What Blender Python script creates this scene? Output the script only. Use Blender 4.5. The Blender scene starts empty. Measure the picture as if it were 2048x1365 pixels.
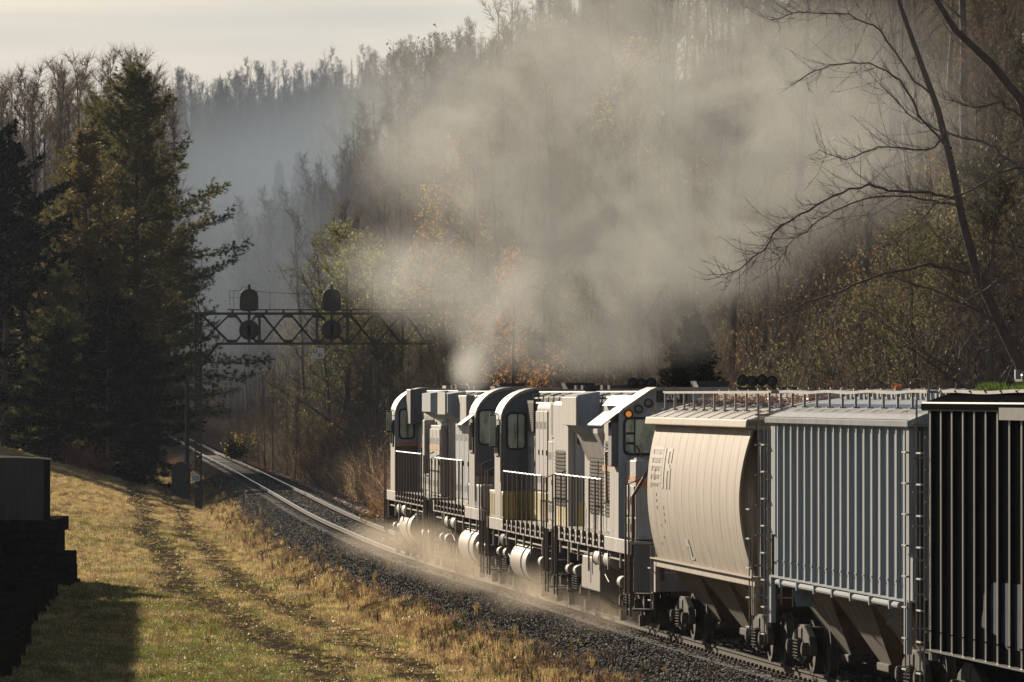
import bpy, math, random
import numpy as np
from mathutils import Vector, noise

# ------------------------------------------------------------------ camera, sky, sun, exposure
SC = bpy.context.scene
COL = SC.collection
F = 14000.0                      # focal length in pixels of the 2048 px wide photograph
HZ = 753.0                       # row of the horizon
EYE = 5.0
cam_d = bpy.data.cameras.new('camera'); cam = bpy.data.objects.new('camera', cam_d); COL.objects.link(cam)
cam_d.sensor_width = 36.0; cam_d.lens = 36.0 * F / 2048.0
cam_d.shift_y = (HZ - 682.5) / 2048.0
cam_d.clip_start = 1.0; cam_d.clip_end = 9000.0
cam.location = (0, 0, EYE); cam.rotation_euler = (math.radians(90), 0, 0)
SC.camera = cam

SUN_AZ, SUN_EL = -22.0, 16.0     # degrees: azimuth clockwise from the view axis, elevation
world = bpy.data.worlds.new('World'); SC.world = world; world.use_nodes = True
wn, wl = world.node_tree.nodes, world.node_tree.links
for n_ in list(wn): wn.remove(n_)
w_out = wn.new('ShaderNodeOutputWorld'); w_bg = wn.new('ShaderNodeBackground')
sky = wn.new('ShaderNodeTexSky'); sky.sky_type = 'NISHITA'; sky.sun_disc = False
sky.sun_elevation = math.radians(SUN_EL); sky.sun_rotation = math.radians(SUN_AZ)
sky.air_density = 1.0; sky.dust_density = 0.6; sky.ozone_density = 1.5
# thin high cloud: a veil that whitens the clear sky in long bands
tc = wn.new('ShaderNodeTexCoord'); mp = wn.new('ShaderNodeMapping'); mp.inputs['Scale'].default_value = (5, 5, 110)
cl = wn.new('ShaderNodeTexNoise'); cl.inputs['Scale'].default_value = 1.0; cl.inputs['Detail'].default_value = 6
cr = wn.new('ShaderNodeMapRange'); cr.inputs[1].default_value = 0.35; cr.inputs[2].default_value = 0.62
cr.inputs[3].default_value = 0.35; cr.inputs[4].default_value = 1.0
mx = wn.new('ShaderNodeMix'); mx.data_type = 'RGBA'
veil = wn.new('ShaderNodeMix'); veil.data_type = 'RGBA'
veil.inputs['A'].default_value = (5.3, 5.9, 6.1, 1); veil.inputs['B'].default_value = (10.2, 9.2, 8.1, 1)
wl.new(tc.outputs['Generated'], mp.inputs['Vector']); wl.new(mp.outputs[0], cl.inputs['Vector'])
wl.new(cl.outputs[0], cr.inputs[0]); wl.new(cl.outputs[0], cr.inputs[0])
wl.new(cr.outputs[0], veil.inputs['Factor'])
sxyz = wn.new('ShaderNodeSeparateXYZ'); wl.new(tc.outputs['Generated'], sxyz.inputs[0])
vf = wn.new('ShaderNodeMapRange'); wl.new(sxyz.outputs['Z'], vf.inputs[0]); vf.interpolation_type = 'SMOOTHSTEP'
vf.inputs[1].default_value = 0.0; vf.inputs[2].default_value = 0.28; vf.inputs[3].default_value = 0.96; vf.inputs[4].default_value = 0.05
wl.new(vf.outputs[0], mx.inputs['Factor'])
wl.new(sky.outputs[0], mx.inputs['A']); wl.new(veil.outputs['Result'], mx.inputs['B'])
wl.new(mx.outputs['Result'], w_bg.inputs['Color']); w_bg.inputs['Strength'].default_value = 0.05
wl.new(w_bg.outputs[0], w_out.inputs['Surface'])

sun_d = bpy.data.lights.new('sun', 'SUN'); sun = bpy.data.objects.new('sun', sun_d); COL.objects.link(sun)
sun_d.energy = 5.0; sun_d.angle = math.radians(0.5); sun_d.color = (1.0, 0.86, 0.67)
_a, _e = math.radians(SUN_AZ), math.radians(SUN_EL)
sun_dir = Vector((math.sin(_a) * math.cos(_e), math.cos(_a) * math.cos(_e), math.sin(_e)))
sun.rotation_euler = sun_dir.to_track_quat('Z', 'Y').to_euler(); sun.location = (-60, 60, 80)
SC.view_settings.view_transform = 'Standard'; SC.view_settings.look = 'None'
SC.view_settings.gamma = 1.0; SC.view_settings.use_curve_mapping = False
SC.view_settings.exposure = 0.75
cy = SC.cycles
cy.max_bounces = 6; cy.diffuse_bounces = 2; cy.glossy_bounces = 2; cy.transmission_bounces = 3
cy.volume_bounces = 0; cy.transparent_max_bounces = 8; cy.volume_step_rate = 0.6; cy.volume_max_steps = 128
cy.use_denoising = True
try: cy.denoising_prefilter = 'ACCURATE'
except Exception: pass

# ------------------------------------------------------------------ helpers
def hermite(xs, ys):
    xs = np.array(xs, float); ys = np.array(ys, float)
    m = np.gradient(ys, xs)
    def f(x):
        x = np.asarray(x, float); i = np.clip(np.searchsorted(xs, x) - 1, 0, len(xs) - 2)
        h = xs[i + 1] - xs[i]; t = (x - xs[i]) / h
        t = np.clip(t, -1, 2)
        return ((2*t**3 - 3*t**2 + 1) * ys[i] + (t**3 - 2*t**2 + t) * h * m[i] + (-2*t**3 + 3*t**2) * ys[i + 1] + (t**3 - t**2) * h * m[i + 1])
    return f
_TY = [-80, 0, 60, 104.6, 132.7, 170, 207, 252, 344, 450, 555, 700, 800, 863, 960, 1200, 1600]
_TX = [26.3, 17.6, 11.3, 6.62, 3.80, 0.38, -3.02, -6.3, -11.9, -18.2, -24.6, -33.2, -39.6, -44.5, -56, -95, -170]
near_rail = hermite(_TY, _TX)                       # X of the near rail for a depth Y
def rail_z(Y): return 0.25 - 0.0025 * np.asarray(Y, float)
GA = 1.505
def heading(Y): return float(near_rail(Y + 1) - near_rail(Y - 1)) / 2.0
def sm(a, b, x): t = np.clip((np.asarray(x, float) - a) / (b - a), 0, 1); return t * t * (3 - 2 * t)
def at(px, py, Y): return Vector(((px - 1024) * Y / F, Y, EYE - (py - HZ) * Y / F))

_rs = np.random.RandomState(7)
_WV = [(_rs.uniform(0, 6.28), _rs.uniform(-1, 1), _rs.uniform(-1, 1)) for _ in range(24)]
def wob(X, Y, s):
    o = 0
    for i, (p, a, b) in enumerate(_WV[:12]): o = o + np.sin((X * a + Y * b) * (1 + i * .45) / s + p) / (1 + i * .45)
    return o / 3.0
def ground_z(X, Y):
    X = np.asarray(X, float); Y = np.asarray(Y, float)
    u = X - near_rail(Y); zr = rail_z(Y)
    z = np.interp(u, [-2.9, -1.15, -.6, 0, GA, GA + .6, GA + 1.15, GA + 2.5, GA + 4.6], [-1.08, -.30, -.24, -.20, -.20, -.24, -.32, -.85, -.95])
    left = -u - 2.9
    z = z + .24 * np.clip(left - .5, 0, 14) * sm(205, 380, Y) * (1 - sm(430, 560, Y))
    z = z + np.where(left > 0, .02 * np.clip(left - 3, 0, 40) + .05 * wob(X, Y, 2.5) * np.clip(left, 0, 1), 0)
    hr = .86 * np.clip(u - 7.0, 0, None)
    hill = 78 * np.tanh(hr / 78.0) * (1 - .7 * sm(640, 880, Y)) + wob(X, Y, 9.0) * .9 * np.clip((u - 7) / 8, 0, 1)
    z = z + np.where(u > 7.0, hill, 0)
    z = z + (35 + .06 * X) * sm(740, 1120, Y + .35 * X) * (1 + .08 * wob(X, Y, 34)) * np.where(u > 7, np.clip(1 - hill / 60, .2, 1), 1)
    return zr + z
def gz(X, Y): return float(ground_z(X, Y))

class MB:
    def __init__(s): s.v = []; s.f = []; s.mi = []
    def add(s, vs, fs, m=0):
        b = len(s.v); s.v.extend([tuple(map(float, q)) for q in vs]); s.f.extend([tuple(i + b for i in q) for q in fs]); s.mi.extend([m] * len(fs)); return s
    def box(s, x0, x1, y0, y1, z0, z1, m=0):
        x0, x1 = sorted((x0, x1)); y0, y1 = sorted((y0, y1)); z0, z1 = sorted((z0, z1))
        return s.add([(x0,y0,z0),(x1,y0,z0),(x1,y1,z0),(x0,y1,z0),(x0,y0,z1),(x1,y0,z1),(x1,y1,z1),(x0,y1,z1)],
                     [(0,3,2,1),(4,5,6,7),(0,1,5,4),(1,2,6,5),(2,3,7,6),(3,0,4,7)], m)
    def tube(s, pts, rad, n=6, caps=True, m=0):
        pts = [Vector(p) for p in pts]
        if not hasattr(rad, '__len__'): rad = [rad] * len(pts)
        vs = []; fs = []
        ref = Vector((0, 0, 1)) if abs((pts[-1] - pts[0]).normalized().z) < .9 else Vector((1, 0, 0))
        for i, p in enumerate(pts):
            d = (pts[min(i + 1, len(pts) - 1)] - pts[max(i - 1, 0)]).normalized()
            a = d.cross(ref).normalized(); b = a.cross(d)
            for k in range(n):
                t = 2 * math.pi * k / n; vs.append(p + a * (math.cos(t) * rad[i]) + b * (math.sin(t) * rad[i]))
        for i in range(len(pts) - 1):
            for k in range(n):
                fs.append((i*n + k, i*n + (k+1) % n, (i+1)*n + (k+1) % n, (i+1)*n + k))
        if caps: fs.append(tuple(range(n - 1, -1, -1))); fs.append(tuple(range((len(pts)-1)*n, len(pts)*n)))
        return s.add(vs, fs, m)
    def prism(s, prof, y0, y1, m=0):
        """profile of (x, z) points extruded along y"""
        n = len(prof); vs = [(x, y0, z) for x, z in prof] + [(x, y1, z) for x, z in prof]
        fs = [(i, (i+1) % n, (i+1) % n + n, i + n) for i in range(n)] + [tuple(range(n-1, -1, -1)), tuple(range(n, 2*n))]
        return s.add(vs, fs, m)
    def prismx(s, prof, x0, x1, m=0):
        """profile of (y, z) points extruded along x"""
        n = len(prof); vs = [(x0, y, z) for y, z in prof] + [(x1, y, z) for y, z in prof]
        fs = [(i, (i+1) % n, (i+1) % n + n, i + n) for i in range(n)] + [tuple(range(n-1, -1, -1)), tuple(range(n, 2*n))]
        return s.add(vs, fs, m)
    def mesh(s, name, mats, smooth=False):
        me = bpy.data.meshes.new(name); me.from_pydata(s.v, [], s.f)
        for m in (mats if isinstance(mats, (list, tuple)) else [mats]): me.materials.append(m)
        if isinstance(mats, (list, tuple)) and len(mats) > 1: me.polygons.foreach_set('material_index', s.mi)
        if smooth: me.shade_smooth(); me.set_sharp_from_angle(angle=math.radians(38))
        me.update(); return me
    def build(s, name, mats, parent=None, smooth=False, bevel=0, loc=None):
        o = bpy.data.objects.new(name, s.mesh(name, mats, smooth)); COL.objects.link(o)
        fix_normals(o.data)
        if parent: o.parent = parent
        if loc: o.location = loc
        if bevel:
            b = o.modifiers.new('edge', 'BEVEL'); b.width = bevel; b.segments = 2; b.limit_method = 'ANGLE'; b.harden_normals = False
        return o
import bmesh
def fix_normals(me):
    bm = bmesh.new(); bm.from_mesh(me); bmesh.ops.recalc_face_normals(bm, faces=bm.faces); bm.to_mesh(me); bm.free()
def tag(o, label=None, cat=None, group=None, kind=None):
    if label: o['label'] = label
    if cat: o['category'] = cat
    if group: o['group'] = group
    if kind: o['kind'] = kind
    return o
def empty(name, loc, rot=(0, 0, 0)):
    o = bpy.data.objects.new(name, None); COL.objects.link(o); o.location = loc; o.rotation_euler = rot; o.empty_display_size = .3; return o
def inst(name, me, parent=None, loc=(0, 0, 0), rot=(0, 0, 0), scale=(1, 1, 1)):
    o = bpy.data.objects.new(name, me); COL.objects.link(o); o.location = loc; o.rotation_euler = rot; o.scale = scale
    if parent: o.parent = parent
    return o

# ------------------------------------------------------------------ materials
def mat(name, col, rough=.6, metal=0, dirt=None, amt=.5, sc=(3, 3, 3), trans=0, emit=None, estr=0, bump=0, bsc=40, spec=.5, var=0):
    m = bpy.data.materials.new(name); m.use_nodes = True; nt = m.node_tree; N = nt.nodes; L = nt.links
    p = N['Principled BSDF']; p.inputs['Base Color'].default_value = (*col, 1); p.inputs['Roughness'].default_value = rough
    p.inputs['Metallic'].default_value = metal; p.inputs['Specular IOR Level'].default_value = spec
    src = None
    if dirt or bump or var:
        g = N.new('ShaderNodeTexCoord'); mp = N.new('ShaderNodeMapping'); mp.inputs['Scale'].default_value = sc
        L.new(g.outputs['Object'], mp.inputs['Vector'])
    if dirt:
        nz = N.new('ShaderNodeTexNoise'); nz.inputs['Scale'].default_value = 1; nz.inputs['Detail'].default_value = 5; nz.inputs['Roughness'].default_value = .65
        L.new(mp.outputs[0], nz.inputs['Vector'])
        r = N.new('ShaderNodeMapRange'); r.inputs[1].default_value = .42; r.inputs[2].default_value = .72; r.inputs[4].default_value = amt
        L.new(nz.outputs[0], r.inputs[0])
        mxn = N.new('ShaderNodeMix'); mxn.data_type = 'RGBA'; mxn.inputs['A'].default_value = (*col, 1); mxn.inputs['B'].default_value = (*dirt, 1)
        L.new(r.outputs[0], mxn.inputs['Factor']); src = mxn.outputs['Result']; L.new(src, p.inputs['Base Color'])
    if var:
        oi = N.new('ShaderNodeObjectInfo'); hs = N.new('ShaderNodeHueSaturation')
        mr = N.new('ShaderNodeMapRange'); mr.inputs[3].default_value = 1 - var; mr.inputs[4].default_value = 1 + var
        mh = N.new('ShaderNodeMapRange'); mh.inputs[3].default_value = .5 - var * .06; mh.inputs[4].default_value = .5 + var * .06
        L.new(oi.outputs['Random'], mr.inputs[0]); L.new(oi.outputs['Random'], mh.inputs[0])
        L.new(mr.outputs[0], hs.inputs['Value']); L.new(mh.outputs[0], hs.inputs['Hue'])
        if src: L.new(src, hs.inputs['Color'])
        else: hs.inputs['Color'].default_value = (*col, 1)
        src = hs.outputs[0]; L.new(src, p.inputs['Base Color'])
    if bump:
        nb = N.new('ShaderNodeTexNoise'); nb.inputs['Scale'].default_value = bsc; nb.inputs['Detail'].default_value = 3
        L.new(g.outputs['Object'], nb.inputs['Vector'])
        bp = N.new('ShaderNodeBump'); bp.inputs['Strength'].default_value = bump; bp.inputs['Distance'].default_value = .02
        L.new(nb.outputs[0], bp.inputs['Height']); L.new(bp.outputs[0], p.inputs['Normal'])
    if emit: p.inputs['Emission Color'].default_value = (*emit, 1); p.inputs['Emission Strength'].default_value = estr
    if trans:
        t = N.new('ShaderNodeBsdfTranslucent'); ms = N.new('ShaderNodeMixShader'); ms.inputs[0].default_value = trans
        if src: L.new(src, t.inputs['Color'])
        else: t.inputs['Color'].default_value = (*col, 1)
        L.new(p.outputs[0], ms.inputs[1]); L.new(t.outputs[0], ms.inputs[2]); L.new(ms.outputs[0], N['Material Output'].inputs['Surface'])
    return m
M = dict(
    white=mat('white_paint', (.36, .335, .30), .62, spec=.3, dirt=(.15, .118, .09), amt=.85, sc=(5, 5, .45), bump=.25),
    grey=mat('grey_blue_paint_and_shade', (.30, .33, .36), .5, dirt=(.14, .12, .11), amt=.6, sc=(6, 6, .7)),  # livery grey that also carries the shade of camera-facing ends
    dgrey=mat('dark_grey_paint_and_shade', (.115, .12, .13), .5, dirt=(.05, .04, .035), amt=.7, sc=(5, 5, .8)),  # dark grey parts, plus shade put into the colour of cab end walls
    orange=mat('orange_stripe_paint', (.60, .23, .05), .5, dirt=(.25, .12, .06), amt=.6),
    yellow=mat('old_yellow_paint', (.50, .38, .09), .55, dirt=(.25, .20, .12), amt=.7, sc=(5, 5, 1)),
    red=mat('red_paint', (.20, .035, .025), .55, dirt=(.06, .03, .02)),
    black=mat('black_steel', (.018, .017, .016), .5, dirt=(.06, .045, .035), amt=.7, bump=.2),
    dirty=mat('dusty_underframe', (.045, .038, .033), .9, dirt=(.11, .088, .068), amt=.8, bump=.3, spec=.15),
    tank=mat('dusty_tank_paint', (.26, .222, .185), .7, spec=.2, dirt=(.20, .16, .12), amt=.6, sc=(2, 2, 2)),
    rust=mat('rusty_steel', (.13, .06, .03), .75, dirt=(.05, .03, .02)),
    steel=mat('bright_steel', (.55, .52, .48), .28, metal=1.0),
    glass=mat('dark_glass', (.03, .035, .03), .08, spec=.8),
    glass_lit=mat('glass_painted_light', (.50, .53, .40), .25, dirt=(.12, .14, .08), amt=1, sc=(5, 5, 2)),  # pale colour stands in for daylight seen through the cab
    rubber=mat('black_rubber', (.012, .012, .012), .6),
    amber=mat('amber_lens', (.8, .35, .05), .3, emit=(1.0, .30, .02), estr=.25),
    lens=mat('dark_lens', (.02, .02, .025), .15, spec=.8),
    num=mat('number_lettering', (.6, .6, .58), .6),
    tan=mat('tan_hopper_paint', (.385, .312, .235), .75, spec=.25, dirt=(.155, .12, .092), amt=.75, sc=(9, 9, .35), bump=.1),
    tanroof=mat('pale_tan_paint_and_sunlight', (.60, .54, .46), .3, spec=.8, dirt=(.22, .17, .12), amt=.7, sc=(1, 5, 1)),  # lighter than the tan sides: sun glare put into the roof colour
    bluegrey=mat('blue_grey_hopper_paint', (.31, .345, .365), .85, dirt=(.14, .13, .12), amt=.6, sc=(9, 9, .4), spec=.1),
    blueroof=mat('weathered_blue_roof', (.26, .275, .28), .38, dirt=(.10, .09, .08), amt=.8, sc=(1.5, 4, 1)),
    louver=mat('louver_metal', (.26, .24, .21), 1.0, spec=0, dirt=(.1, .08, .07)),
    chute=mat('dusty_hopper_chute', (.17, .135, .105), .8, dirt=(.06, .045, .035), amt=.8, sc=(2, 2, 1), spec=.1),
    blackcar=mat('black_hopper_paint', (.008, .008, .009), 1.0, dirt=(.014, .012, .010), amt=.6, sc=(4, 4, .6), spec=0),
    blackcar_edge=mat('painted_edge_sunlight', (.10, .10, .085), .4, dirt=(.2, .19, .15), amt=.6),  # sunlight caught by the black car's outer edges, painted as a paler colour
    galv=mat('galvanised_grating', (.30, .28, .25), .6, dirt=(.12, .10, .08), amt=.8, spec=.3),
    rail=mat('rail_web_rust', (.055, .034, .024), .9, dirt=(.10, .075, .05), spec=.1),
    railtop=mat('polished_rail_head', (.75, .70, .62), .25, metal=1.0),
    tie=mat('weathered_sleeper_wood', (.06, .048, .038), .9, dirt=(.12, .10, .08), amt=.7, sc=(1, 12, 12), bump=.4),
    stone=mat('ballast_stone', (.085, .068, .055), .85, var=1.0, spec=.22),
    bark=mat('grey_brown_bark', (.13, .108, .09), .85, spec=.15, dirt=(.07, .058, .05), amt=.7, sc=(9, 9, 2), bump=.4, bsc=14, var=.3),
    twig=mat('fine_twigs', (.17, .13, .10), .8, var=.5, trans=.15, spec=.25),
    farbark=mat('distant_bark', (.11, .095, .085), .8, var=.3),
    needle=mat('pine_needles', (.15, .152, .055), .6, trans=.5, var=.3, spec=.3),
    needle_r=mat('browning_pine_needles', (.21, .17, .06), .5, trans=.5, var=.3),
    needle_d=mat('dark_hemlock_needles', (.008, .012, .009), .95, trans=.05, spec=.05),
    leaf_o=mat('olive_leaves', (.20, .175, .07), .75, trans=.5, var=.6),
    leaf_y=mat('yellow_leaves', (.40, .29, .07), .75, trans=.5, var=.4),
    leaf_r=mat('russet_leaves', (.20, .10, .055), .75, trans=.45, var=.5),
    leaf_g=mat('dull_green_leaves', (.10, .115, .055), .75, trans=.4, var=.5),
    reed=mat('dry_brush_stems', (.42, .30, .185), .7, trans=.4, var=.5),
    grass_g=mat('green_grass_blades', (.165, .18, .04), .5, trans=.45, var=.6),
    grass_t=mat('tan_grass_blades', (.50, .355, .17), .55, trans=.45, var=.5),
    weed_r=mat('russet_weeds', (.24, .13, .07), .7, trans=.3, var=.5),
    litter=mat('dead_leaf_litter', (.34, .20, .14), .6, trans=.2, var=.6),
    litter_o=mat('orange_leaf', (.65, .17, .03), .5, trans=.4),
    moss=mat('moss_green', (.10, .16, .03), .7, trans=.3, var=.4),
    concrete=mat('weathered_timber_boards', (.10, .088, .07), .8, dirt=(.05, .045, .04), amt=.8, sc=(10, 10, .8)),
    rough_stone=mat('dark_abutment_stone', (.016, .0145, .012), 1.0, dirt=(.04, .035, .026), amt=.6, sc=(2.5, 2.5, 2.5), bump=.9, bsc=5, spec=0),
    sign=mat('white_sign', (.55, .55, .53), .5),
    wallp=mat('grey_building_wall', (.16, .15, .14), .8, dirt=(.1, .09, .08)),
    post=mat('brown_handrail_paint', (.11, .06, .035), .55, dirt=(.05, .035, .025)),
    railwhite=mat('worn_handrail', (.34, .30, .25), .6),
)
# ------------------------------------------------------------------ ground
def ground_material():
    m = bpy.data.materials.new('ground_soil_and_grass'); m.use_nodes = True; nt = m.node_tree; N = nt.nodes; L = nt.links
    p = N['Principled BSDF']; p.inputs['Roughness'].default_value = .9; p.inputs['Specular IOR Level'].default_value = .08
    at_ = N.new('ShaderNodeAttribute'); at_.attribute_name = 'u'
    geo = N.new('ShaderNodeNewGeometry')
    def noise_(sc, det=5, scale3=(1, 1, 1)):
        mp = N.new('ShaderNodeMapping'); mp.inputs['Scale'].default_value = scale3; L.new(geo.outputs['Position'], mp.inputs['Vector'])
        n = N.new('ShaderNodeTexNoise'); n.inputs['Scale'].default_value = sc; n.inputs['Detail'].default_value = det; n.inputs['Roughness'].default_value = .65
        L.new(mp.outputs[0], n.inputs['Vector']); return n.outputs[0]
    def rng(src, a, b, c=0, d=1):
        r = N.new('ShaderNodeMapRange'); r.inputs[1].default_value = a; r.inputs[2].default_value = b; r.inputs[3].default_value = c; r.inputs[4].default_value = d
        L.new(src, r.inputs[0]); return r.outputs[0]
    def math_(op, a, b):
        q = N.new('ShaderNodeMath'); q.operation = op
        for i, x in enumerate((a, b)):
            if isinstance(x, (int, float)): q.inputs[i].default_value = x
            else: L.new(x, q.inputs[i])
        return q.outputs[0]
    def mixc(f, a, b):
        q = N.new('ShaderNodeMix'); q.data_type = 'RGBA'
        L.new(f, q.inputs['Factor'])
        for k, x in (('A', a), ('B', b)):
            if isinstance(x, tuple): q.inputs[k].default_value = (*x, 1)
            else: L.new(x, q.inputs[k])
        return q.outputs['Result']
    uu = math_('ADD', at_.outputs['Fac'], rng(noise_(.35), .3, .7, -.7, .7))
    big = noise_(.12, 4); mid = noise_(.9, 6); fine = noise_(7, 6); streak = noise_(1.6, 6, (1, .35, 1))
    grass = mixc(rng(big, .42, .58), (.12, .125, .045), (.28, .20, .10))
    grass = mixc(rng(mid, .40, .62), grass, (.13, .082, .045))
    grass = mixc(rng(fine, .4, .75), grass, (.055, .045, .02))
    # two worn wheel tracks along the line
    def band(c, w): return rng(math_('ABSOLUTE', math_('SUBTRACT', uu, c), 0), w, w * .35)
    worn = math_('MAXIMUM', band(-4.7, .95), band(-6.45, 1.1))
    worn = math_('MULTIPLY', worn, rng(streak, .40, .56))
    c = mixc(worn, grass, (.085, .062, .046))
    reddish = math_('MULTIPLY', band(-2.35, .9), rng(mid, .35, .6, .3, 1))
    c = mixc(reddish, c, (.115, .060, .036))
    ball = mixc(rng(fine, .35, .65), (.03, .025, .021), (.085, .070, .058))
    c = mixc(math_('MULTIPLY', rng(uu, -1.95, -1.6), rng(uu, 3.6, 3.0)), c, ball)
    lit = mixc(rng(mid, .35, .65), (.075, .056, .042), (.19, .11, .078))
    lit = mixc(rng(fine, .5, .7), lit, (.15, .11, .085))
    c = mixc(rng(uu, 3.2, 4.2), c, lit)
    df = N.new('ShaderNodeBsdfDiffuse'); L.new(c, df.inputs['Color']); df.inputs['Roughness'].default_value = .3; L.new(df.outputs[0], N['Material Output'].inputs['Surface'])
    bp = N.new('ShaderNodeBump'); bp.inputs['Strength'].default_value = .8; bp.inputs['Distance'].default_value = .12
    L.new(math_('ADD', fine, mid), bp.inputs['Height']); L.new(bp.outputs[0], df.inputs['Normal']); N.remove(p)
    return m
us = np.concatenate([[-700, -400, -250, -160, -110, -80, -60, -48, -40, -34, -29, -25, -22], np.arange(-20, -3.4, .8), [-3.2, -2.9, -2.5, -2, -1.5, -1.15, -.6, 0, .75, GA, GA + .6, GA + 1.15, 3.4, 4, 5, 6, 7, 8],
                     np.arange(9.5, 60, 1.8), [64, 70, 78, 88, 100, 120, 150, 190, 240, 320, 450, 700]])
ys = np.concatenate([[-80, -40, 0, 40, 70, 90], np.arange(100, 420, 2.0), np.arange(420, 820, 5.0), np.arange(820, 1200, 12), [1230, 1300, 1400, 1600, 1900]])
U, Y = np.meshgrid(us, ys); X = U + near_rail(np.clip(Y, -80, 1600)); Z = ground_z(X, np.clip(Y, -80, 1600))
nu, ny = len(us), len(ys)
ii = np.arange(nu * ny).reshape(ny, nu)
quads = np.stack([ii[:-1, :-1], ii[:-1, 1:], ii[1:, 1:], ii[1:, :-1]], -1).reshape(-1, 4)
me = bpy.data.meshes.new('ground'); me.from_pydata(np.stack([X, Y, Z], -1).reshape(-1, 3).tolist(), [], quads.tolist())
at_ = me.attributes.new('u', 'FLOAT', 'POINT'); at_.data.foreach_set('value', U.reshape(-1).astype(np.float32)); me.shade_smooth()
me.materials.append(ground_material())
ground = bpy.data.objects.new('ground', me); COL.objects.link(ground); tag(ground, kind='structure', label='grass and leaf covered ground rising into wooded hills')

# ------------------------------------------------------------------ railway track
track = empty('railway_track', (0, 0, 0)); tag(track, 'single railway track on dark ballast curving away to the woods', kind='structure')
def rail_mesh(off):
    prof = [(-.036, 0), (-.036, -.035), (-.009, -.05), (-.009, -.14), (-.07, -.155), (-.07, -.172), (.07, -.172), (.07, -.155), (.009, -.14), (.009, -.05), (.036, -.035), (.036, 0)]
    yy = np.concatenate([np.arange(60, 420, 3.0), np.arange(420, 960, 8.0)]); n = len(prof); v = []; f = []; mi = []
    for i, y in enumerate(yy):
        h = heading(y); c = 1 / math.sqrt(1 + h * h); x = float(near_rail(y)) + off / c; z = float(rail_z(y))
        for a, b in prof: v.append((x + a * c, y - a * h * c, z + b))
    for i in range(len(yy) - 1):
        for k in range(n):
            f.append((i*n + k, i*n + (k+1) % n, (i+1)*n + (k+1) % n, (i+1)*n + k)); mi.append(1 if k in (n - 1,) else 0)
    me = bpy.data.meshes.new('rail'); me.from_pydata(v, [], f); me.materials.append(M['rail']); me.materials.append(M['railtop'])
    me.polygons.foreach_set('material_index', mi); fix_normals(me); return me
for off in (0, GA): inst('rail', rail_mesh(off), track)
tb = MB().box(-1.3, 1.3, -.11, .11, -.36, -.178); tie_me = tb.mesh('sleeper', M['tie']); fix_normals(tie_me)
far = MB(); plates = MB(); k = 0
for i, y in enumerate(np.arange(100, 560, .56)):
    h = heading(y); c = 1 / math.sqrt(1 + h * h); xc = float(near_rail(y)) + GA / 2 / c; z = float(rail_z(y))
    show = y > 196
    if show and k < 290:
        inst('sleeper', tie_me, track, (xc, y, z + random.uniform(-.01, .01)), (0, 0, -math.atan(h) + random.uniform(-.02, .02)), (random.uniform(.96, 1.03), 1, 1)); k += 1
    else: far.box(xc - 1.3, xc + 1.3, y - .11, y + .11, z - .36, z - .178)
    for o in (0, GA):
        xr = float(near_rail(y)) + o / c
        plates.box(xr - .16, xr + .16, y - .1, y + .1, z - .176, z - .155); plates.box(xr - .115, xr - .06, y - .05, y + .05, z - .155, z - .105); plates.box(xr + .06, xr + .115, y - .05, y + .05, z - .155, z - .105)
tag(far.build('sleeper_run', M['tie'], track), kind='stuff'); tag(plates.build('tie_plate_and_anchor', M['rail'], track), kind='stuff')

# ------------------------------------------------------------------ scattering over the ground with geometry nodes
def scatter(name, protos, P, scl, rotz, idx, label=None, cat=None, tilt=None, kind='stuff'):
    P = np.asarray(P, float); n = len(P)
    me = bpy.data.meshes.new(name); me.vertices.add(n); me.vertices.foreach_set('co', P.reshape(-1))
    for nm, arr, ty in (('scl', scl, 'FLOAT'), ('rot', rotz, 'FLOAT'), ('tilt', tilt if tilt is not None else np.zeros(n), 'FLOAT'), ('idx', idx, 'INT')):
        a = me.attributes.new(nm, ty, 'POINT'); a.data.foreach_set('value', np.asarray(arr).astype(np.int32 if ty == 'INT' else np.float32))
    o = bpy.data.objects.new(name, me); COL.objects.link(o); tag(o, label, cat, kind=kind)
    ng = bpy.data.node_groups.new(name + '_scatter', 'GeometryNodeTree'); N = ng.nodes; L = ng.links
    ng.interface.new_socket('Geometry', in_out='INPUT', socket_type='NodeSocketGeometry'); ng.interface.new_socket('Geometry', in_out='OUTPUT', socket_type='NodeSocketGeometry')
    gi = N.new('NodeGroupInput'); go = N.new('NodeGroupOutput'); jn = N.new('GeometryNodeJoinGeometry')
    def attr(nm, ty='FLOAT'):
        q = N.new('GeometryNodeInputNamedAttribute'); q.data_type = ty; q.inputs['Name'].default_value = nm; return q.outputs['Attribute']
    cx = N.new('ShaderNodeCombineXYZ'); L.new(attr('rot'), cx.inputs['Z']); L.new(attr('tilt'), cx.inputs['X'])
    for k, pr in enumerate(protos):
        po = bpy.data.objects.new(pr.name + '_unit', pr)           # not linked to the scene: only its instances show
        oi = N.new('GeometryNodeObjectInfo'); oi.inputs['Object'].default_value = po; oi.inputs['As Instance'].default_value = True
        ip = N.new('GeometryNodeInstanceOnPoints'); cmp_ = N.new('FunctionNodeCompare'); cmp_.data_type = 'INT'; cmp_.operation = 'EQUAL'
        cmp_.inputs[3].default_value = k; L.new(attr('idx', 'INT'), cmp_.inputs[2]); L.new(cmp_.outputs[0], ip.inputs['Selection'])
        L.new(gi.outputs[0], ip.inputs['Points']); L.new(oi.outputs['Geometry'], ip.inputs['Instance'])
        L.new(cx.outputs[0], ip.inputs['Rotation']); L.new(attr('scl'), ip.inputs['Scale']); L.new(ip.outputs[0], jn.inputs[0])
    L.new(jn.outputs[0], go.inputs[0])
    md = o.modifiers.new('scatter', 'NODES'); md.node_group = ng
    return o
R = np.random.RandomState(11)
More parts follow.
